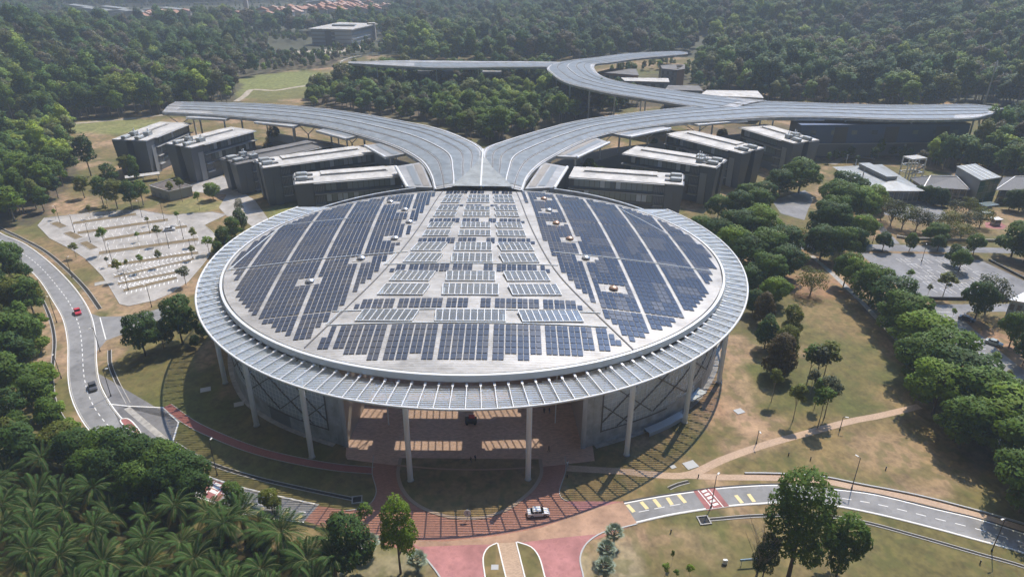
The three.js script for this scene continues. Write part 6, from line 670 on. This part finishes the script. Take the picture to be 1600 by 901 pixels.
// thicket on the left and the dense clump by the lay-by
{
  const R = rngOf(77), jit = (poly, step, f) => { const xs = poly.map((p) => p[0]), zs = poly.map((p) => p[1]); for (let x = Math.min(...xs); x < Math.max(...xs); x += step) for (let z = Math.min(...zs); z < Math.max(...zs); z += step) { const p = [x + (R() - 0.5) * step * 0.9, z + (R() - 0.5) * step * 0.9]; if (inside(p, poly)) f(p); } };
  jit([[-197.1,-41.4], [-180.8,-38.8], [-171.0,-31.9], [-156.2,-18.1], [-142.5,-0.3], [-126.7,23.3], [-115.4,42.8], [-107.0,52.7], [-94.5,65.3], [-97.0,73.1], [-111.5,77.1]], 7.2, (p) => plant(R() < 0.7 ? 'jungle_tree' : 'round_tree', p, 10 + R() * 6, 0.85 + R() * 0.3, [LEAF.deep, LEAF.mid, LEAF.mid, LEAF.olive][Math.floor(R() * 4)], 'wild tree in the thicket left of the curving road', 'thicket left of the curving road'));
  for (const p of [[-118.5,36.7], [-110.2,48.6], [-127.1,23.3], [-103.5,55.4], [-96.3,61.7], [-137.3,8.1], [-114.8,39.8]]) plant('shrub', p, 3 + R() * 1.5, 1.2, LEAF.bright, 'bright shrub at the edge of the left thicket', 'shrubs at the thicket edge');
  rows('shade_tree', [[-85.3,73.6,11,0.9], [-79.7,74.9,11.5,0.9], [-74.9,75.0,12,0.9], [-68.5,77.9,12,0.9], [-63.1,80.0,12,0.95], [-58.1,82.5,12,0.9], [-74.3,80.5,11,0.9], [-66.6,84.4,11,0.9], [-60.3,85.3,11,0.9], [-55.3,85.4,10,0.8], [-80.6,79.0,10,0.9], [-73.3,72.5,9,0.8], [-66.9,74.7,9,0.8]], [LEAF.deep, LEAF.mid, LEAF.deep], 'dense dark tree in the clump below the lay-by', 'dense clump below the lay-by'); rows('round_tree', [[-47.0,85.8,7,0.9], [-39.0,86.4,6,1], [-88.8,72.1,9,1.1], [-92.4,71.0,10,1.1]], [LEAF.mid, LEAF.olive], 'small tree between the palms and the road', 'small trees beside the palm grove');
}
// ---------------------------------------------------------------- palms
function frond(R, a, el, len, leaflets) { // one arching frond; returns [leaf positions..., rachis]
  const ca = Math.cos(a), sa = Math.sin(a), P = (t) => { const e = el - t * (1.15 + 0.75 * (1 - el / 1.4)), r = len * t * (0.92 - 0.12 * t), y = len * (Math.sin(el) * t - (0.34 + 0.2 * (1 - el / 1.5)) * t * t * 1.25); return [ca * r * Math.cos(el * 0.75), y, sa * r * Math.cos(el * 0.75)]; };
  const pos = [], idx = [], col = []; const tone_ = 0.65 + R() * 0.75; for (let k = 1; k <= leaflets; k++) { const t = 0.12 + 0.88 * (k / leaflets), p = P(t), q = P(Math.min(1, t + 0.03)), d = [q[0] - p[0], q[1] - p[1], q[2] - p[2]], L = Math.hypot(...d) || 1, f = d.map((v) => v / L); for (const s of [-1, 1]) { const len2 = (0.3 + 0.62 * Math.sin(PI * Math.min(1, t * 0.9 + 0.08))) * (0.8 + 0.3 * R()), side = [-sa * s, 0, ca * s], tip = [0, 1, 2].map((c) => p[c] + (side[c] * 0.78 + f[c] * 0.62 + (c === 1 ? -0.38 - 0.25 * R() : 0)) * len2), w = 0.045, b = pos.length / 3, m = [0, 1, 2].map((c) => lerp(p[c], tip[c], 0.5)); pos.push(...p, m[0] + f[0] * w, m[1] + f[1] * w + 0.06, m[2] + f[2] * w, ...tip, m[0] - f[0] * w, m[1] - f[1] * w + 0.06, m[2] - f[2] * w); idx.push(b, b + 1, b + 2, b, b + 2, b + 3); const c = tone_ * (0.85 + 0.3 * R()); for (let e = 0; e < 4; e++) col.push(c, c, c); } }
  const rp = [], ri = []; for (let k = 0; k <= 6; k++) { const p = P(k / 6), w = 0.07 * (1 - k / 7); rp.push(p[0] - sa * w, p[1], p[2] + ca * w, p[0] + sa * w, p[1], p[2] - ca * w, p[0], p[1] - w, p[2]); if (k) { const b = 3 * k; ri.push(b - 3, b, b - 2, b - 2, b, b + 1, b - 2, b + 1, b - 1, b - 1, b + 1, b + 2); } }
  return { pos, idx, col, rp, ri };
}
function palmGeo(seed, n, len, leaflets) { const R = rngOf(seed), pos = [], idx = [], col = [], rp = [], ri = [], dry = { pos: [], idx: [], col: [] }; for (let k = 0; k < n; k++) { const u = k / n, f = frond(R, k * 2.4 + R() * 0.4, lerp(1.35, 0.12, Math.pow(u, 0.85)) + (R() - 0.5) * 0.15, len * (0.8 + 0.3 * R()), leaflets), t = u > 0.72 && R() < 0.5 ? dry : { pos, idx, col }, b = t.pos.length / 3; for (const v of f.pos) t.pos.push(v); f.idx.forEach((v) => t.idx.push(v + b)); for (const v of f.col) t.col.push(v); const rb = rp.length / 3; rp.push(...f.rp); f.ri.forEach((v) => ri.push(v + rb)); } const mk = (q) => geoOf(q.pos, q.idx, null, null, q.col); return { green: mk({ pos, idx, col }), dry: dry.idx.length ? mk(dry) : null, rachis: geoOf(rp, ri) }; }
const palmTrunk = (h, r) => { const gs = []; for (let k = 0; k < 9; k++) gs.push(cylG(r * (1.08 - 0.02 * k), r * (0.9 - 0.02 * k), h / 9, 0, (k * h) / 9, 0, 9)); return merge(gs); };
{
  const P = [1, 2, 3, 4].map((k) => palmGeo(900 + k, 38, 6.8, 36)), rach = std([0.16, 0.17, 0.06]), R = rngOf(55), T = palmTrunk(1, 0.42);
  const palms = []; const poly = [[-111.5,79.1], [-103.2,74.7], [-96.7,73.5], [-85.2,81.0], [-77.3,85.2], [-66.4,88.0], [-52.9,88.7], [-47.9,87.6], [-38.6,91.9], [-27.6,94.3], [-22.1,99.2], [-19.3,106.5], [-15.7,115.7], [-86.3,115.2]];
  const step = 7.2; let row = 0; for (let z = 60; z < 165; z += step * 0.87) { row++; for (let x = -150; x < 20; x += step) { const p = [x + (row % 2) * step / 2 + (R() - 0.5) * 2.8, z + (R() - 0.5) * 2.8]; if (inside(p, poly)) palms.push(p); } }
  palms.forEach((p) => { const g = P[Math.floor(R() * 4)], h = 3.2 + R() * 3, o = thing('oil_palm', 'oil palm with arching feathery fronds in the grove', 'palm', [p[0], 0, p[1]], R() * 6.28, 'oil palm grove'); const t = mesh('trunk', T, M.palmBark, o); t.scale.set(1, h, 1); o.rotation.x = (R() - 0.5) * 0.16; o.rotation.z = (R() - 0.5) * 0.16; const s = 0.8 + R() * 0.36; for (const [nm, ge, ma] of [['fronds', g.green, LEAF.palm], ['dry_fronds', g.dry, LEAF.palmDry], ['rachis', g.rachis, rach]]) if (ge) { const m = mesh(nm, ge, ma, o); m.position.y = h; m.scale.setScalar(s); } });
  // low undergrowth filling the grove floor
  const ug = proto.shrub[0].crown, us = []; for (let k = 0; k < 260; k++) { const p = [-150 + R() * 160, 62 + R() * 90]; if (inside(p, poly)) us.push(p); } const im = new THREE.InstancedMesh(ug, LEAF.deep, us.length), m4 = new THREE.Matrix4(); us.forEach((p, i) => im.setMatrixAt(i, m4.makeScale(0.8 + R() * 0.8, 0.35 + R() * 0.35, 0.8 + R() * 0.8).setPosition(p[0], 0, p[1]))); im.name = 'undergrowth'; im.castShadow = im.receiveShadow = true; tag(im, 'dark low undergrowth covering the floor of the palm grove', 'undergrowth', null, 'stuff'); scene.add(im);
}
{ // fan palms
  const R = rngOf(66), fanG = (n) => { const pos = [], idx = [], col = []; for (let k = 0; k < n; k++) { const a = k * 2.4, el = lerp(1.3, -0.25, k / n), c = Math.cos(el), d = [Math.cos(a) * c, Math.sin(el), Math.sin(a) * c], side = [-Math.sin(a), 0, Math.cos(a)], up = [-Math.cos(a) * Math.sin(el), c, -Math.sin(a) * Math.sin(el)], hub = d.map((v) => v * 0.95); for (let q = 0; q < 13; q++) { const t = -1.25 + (2.5 * q) / 12, L = 1.25 - 0.3 * Math.abs(t), dir = [0, 1, 2].map((e) => d[e] * Math.cos(t) + side[e] * Math.sin(t) + up[e] * -0.12), w = 0.085, n2 = [0, 1, 2].map((e) => -d[e] * Math.sin(t) + side[e] * Math.cos(t)), b = pos.length / 3, m = [0, 1, 2].map((e) => hub[e] + dir[e] * L * 0.55), tip = [0, 1, 2].map((e) => hub[e] + dir[e] * L - (e === 1 ? 0.12 : 0)); pos.push(...hub, ...m.map((v, e) => v + n2[e] * w), ...tip, ...m.map((v, e) => v - n2[e] * w)); idx.push(b, b + 1, b + 2, b, b + 2, b + 3); const s = 0.85 + R() * 0.3; for (let e = 0; e < 4; e++) col.push(s, s, s); } } return geoOf(pos, idx, null, null, col); }, stalk = (n) => merge(Array.from({ length: n }, (_, k) => { const a = k * 2.4, el = lerp(1.3, -0.25, k / n), c = Math.cos(el); return rodG([0, 0, 0], [Math.cos(a) * c * 0.95, Math.sin(el) * 0.95, Math.sin(a) * c * 0.95], 0.03, 0.02, 4); })), F = fanG(24), S = stalk(24), T = palmTrunk(1, 0.24);
  [[...[31.6,94.5], 3, 1.08], [...[29.6,98.4], 2.8, 1.05], [...[28.8,102.6], 2.8, 1.1], [...[-6.5,101.4], 2.8, 1.1], [...[-16.1,97.4], 3, 1.05]].forEach(([x, z, h, s], i) => { const o = thing('fan_palm', ['silvery fan palm nearest the asphalt road edge', 'middle silvery fan palm of three by the pink drive', 'silvery fan palm lowest of three by the pink drive', 'fan palm beside the yellow-green tree', 'fan palm behind the dark forecourt tree'][i], 'palm', [x, 0, z], i * 1.7, 'fan palms along the driveway'); const t = mesh('trunk', T, M.palmBark, o); t.scale.set(1, h, 1); for (const [nm, g, m] of [['fan_leaves', F, LEAF.fan], ['stalks', S, M.palmBark]]) { const q = mesh(nm, g, m, o); q.position.y = h; q.scale.setScalar(s); } });
}
// ---------------------------------------------------------------- forest
{
  const R = rngOf(31), back = [[-149.5,-965.4], [-135.0,-631.4], [-95.9,-559.0], [53.2,-557.0], [104.6,-593.6], [147.3,-617.8], [205.0,-648.5], [219.1,-647.8], [216.7,-603.8], [191.5,-487.2], [192.8,-404.2], [208.7,-352.7], [259.1,-340.8], [306.5,-336.8], [371.7,-347.2], [396.2,-338.8], [400.7,-316.9], [746.5,-299.1], [3233.1,-2140.2], [-5383.9,-3528.4], [-2001.3,-1161.6], [-811.3,-1078.0], [-544.7,-858.3], [-449.9,-924.8], [-382.2,-1024.8]], right = [[220.9,-168.5], [245.2,-187.5], [275.9,-202.3], [307.1,-234.5], [335.9,-260.4], [386.8,-310.4], [513.4,-295.4], [328.0,-95.9], [273.7,-124.8], [271.8,-140.5], [273.1,-157.5], [269.1,-167.3], [237.4,-173.1]], under = [[165.5,-169.7], [192.9,-184.7], [228.7,-183.8], [275.9,-202.3], [281.1,-211.1], [173.3,-190.6]], town = [[-701.1,-940.7], [-563.9,-859.5], [-466.3,-870.9], [-472.3,-1008.6], [-406.5,-941.5], [-309.4,-915.9], [-194.4,-989.7], [-251.7,-1566.5], [-542.8,-1595.3], [-666.2,-1475.0], [-938.5,-1348.0]], hole = [[[-258.3,-742.4], [-281.1,-826.2], [-220.7,-822.6], [-171.8,-853.1], [-153.6,-743.7], [-181.9,-718.1], [-197.5,-645.6], [-229.4,-625.0], [-259.1,-626.5], [-291.5,-685.5], [-313.2,-752.4]], [[-365.6,-471.9], [-396.1,-536.4], [-406.0,-582.3], [-397.6,-596.6], [-381.4,-571.7], [-383.0,-544.5], [-364.2,-494.3]], [[214.7,-648.1], [252.8,-735.4], [270.7,-734.4], [230.0,-613.8], [208.3,-583.7]]];
  const gapA = [[179.7,-511.9], [210.6,-578.6], [190.1,-472.0], [188.9,-386.4], [175.4,-375.5], [167.4,-424.1]], gapB = [[95.3,-483.4], [138.2,-539.6], [189.7,-594.7], [188.5,-569.9], [148.3,-521.7], [109.5,-475.3]]; const zones = [woods.farLeft, woods.leftMid, woods.courtyard, back, right, under, gapA, gapB], boxes = zones.map((p) => [Math.min(...p.map((q) => q[0])), Math.max(...p.map((q) => q[0])), Math.min(...p.map((q) => q[1])), Math.max(...p.map((q) => q[1]))]);
  const cx = 11, cz = 194.6, spots = [], tint = new THREE.Color();
  zones.forEach((poly, zi) => {
    const b = boxes[zi], far = poly === back; let z = b[3]; while (z > Math.max(b[2], -2000)) { const d0 = cz - z, step = (d0 > 1250 ? 13 : d0 > 850 ? 11.5 : d0 > 500 ? 10 : 8.6) * (zi === 1 || zi === 2 || zi === 4 ? 0.85 : 1); for (let x = b[0]; x < b[1]; x += step) { const p = [x + (R() - 0.5) * step, z + (R() - 0.5) * step]; if (Math.abs(p[0] - cx) > 0.86 * (cz - p[1]) + 25 || !inside(p, poly)) continue; if (hole.some((h) => inside(p, h)) || inside(p, town) && R() < 0.8) continue; spots.push([p[0], p[1], cz - p[1], zi]); } z -= step; }
  });
  const greens = [[0.03, 0.062, 0.022], [0.036, 0.075, 0.022], [0.045, 0.085, 0.03], [0.1, 0.09, 0.055], [0.05, 0.1, 0.022], [0.062, 0.115, 0.024], [0.08, 0.125, 0.026], [0.12, 0.135, 0.05], [0.115, 0.17, 0.026], [0.165, 0.21, 0.03]];
  spots.sort((a, b) => a[2] - b[2]); const lmBright = [LEAF.mid, LEAF.bright, LEAF.olive, LEAF.mid, LEAF.deep, LEAF.bright], lists = proto.jungle_tree.map(() => []), lm = [LEAF.mid, LEAF.deep, LEAF.olive, LEAF.mid, LEAF.deep, LEAF.bright], texts = { 0: ['jungle tree at the edge of the left forest', 'front trees of the left forest'], 1: ['leafy tree in the wood beside the left car park', 'wood beside the left car park'], 2: ['tree of the inner courtyard wood between the canopies', 'inner courtyard wood'], 3: ['jungle tree at the front of the hill forest behind the canopies', 'front trees of the rear forest'], 4: ['jungle tree in the wood behind the clubhouse', 'wood behind the clubhouse'], 5: ['tree beneath the long blue building', 'trees beneath the long blue building'] };
  const lowTrees = [[-244.8,-467.2], [-217.4,-512.1], [-173.9,-544.3], [-157.1,-543.6], [-133.2,-620.5], [-168.9,-836.0], [-381.2,-848.6]]; const quota = { 0: 70, 1: 70, 2: 90, 3: 30, 4: 60, 5: 20 }; let n = 0;
  for (const [x, z, d, zi] of spots) { const em = R(), hh = (inside([x, z], lowTrees) ? 10 : zi === 3 && inside([x, z], town) || zi === 0 && inside([x, z], town) ? 7 : zi === 2 ? 14 : zi === 1 ? 14 : zi === 5 ? 8 : zi > 5 ? 10 : zi === 4 ? 16 : 22) * (0.6 + 0.55 * R() + (em < 0.12 ? 0.45 : 0)), w = (zi === 2 || zi === 1 ? 1.15 : 1.0) * (0.8 + R() * 0.55) + (em < 0.12 ? -0.1 : 0.05); if (zi < 6 && quota[zi]-- > 0) { plant('jungle_tree', [x, z], hh, w, (zi === 3 ? lm : lmBright)[Math.floor(R() * 6)], texts[zi][0], texts[zi][1]); n++; continue; } lists[Math.floor(R() * lists.length)].push([x, z, hh / 21, w, R() * 6.28, d]); }
  const forest = thing('forest', 'dense tropical forest covering the ground beyond the campus', 'forest', [0, 0, 0], 0, null, 'stuff'), m4 = new THREE.Matrix4(), q = new THREE.Quaternion(), up = new V3(0, 1, 0);
  lists.forEach((l, k) => { for (const [nm, g, mat] of [['crowns', proto.jungle_tree[k].crown, LEAF.forest], ['trunks', proto.jungle_tree[k].wood, M.barkPale]]) { const use = nm === 'trunks' ? l.filter((t) => t[5] < 600) : l, im = new THREE.InstancedMesh(g, mat, use.length); im.name = nm; im.userData.kind = 'stuff'; im.castShadow = im.receiveShadow = true; use.forEach(([x, z, s, w, a], i) => { im.setMatrixAt(i, m4.compose(new V3(x, terrainY(x, z), z), q.setFromAxisAngle(up, a), new V3(s * w, s, s * w))); if (nm === 'crowns') { const zone = fbm(x / 85, z / 85, 41, 3), pick = clamp(hash2(Math.round(x * 3), Math.round(z * 3), 12) * 0.62 + clamp((zone - 0.3) * 2.4, 0, 1) * 0.38 + (z > -430 && x < 60 ? 0.2 : 0), 0, 0.999), c = greens[Math.min(greens.length - 1, Math.floor(pick * greens.length))], v = 2.0 * (0.72 + 0.6 * hash2(Math.round(x * 7), Math.round(z * 5), 2)); im.setColorAt(i, tint.setRGB(c[0] * v, c[1] * v, c[2] * v)); } }); forest.add(im); } });
  console.log('forest trees', spots.length, 'single', n);
}
renderer.render(scene, camera);
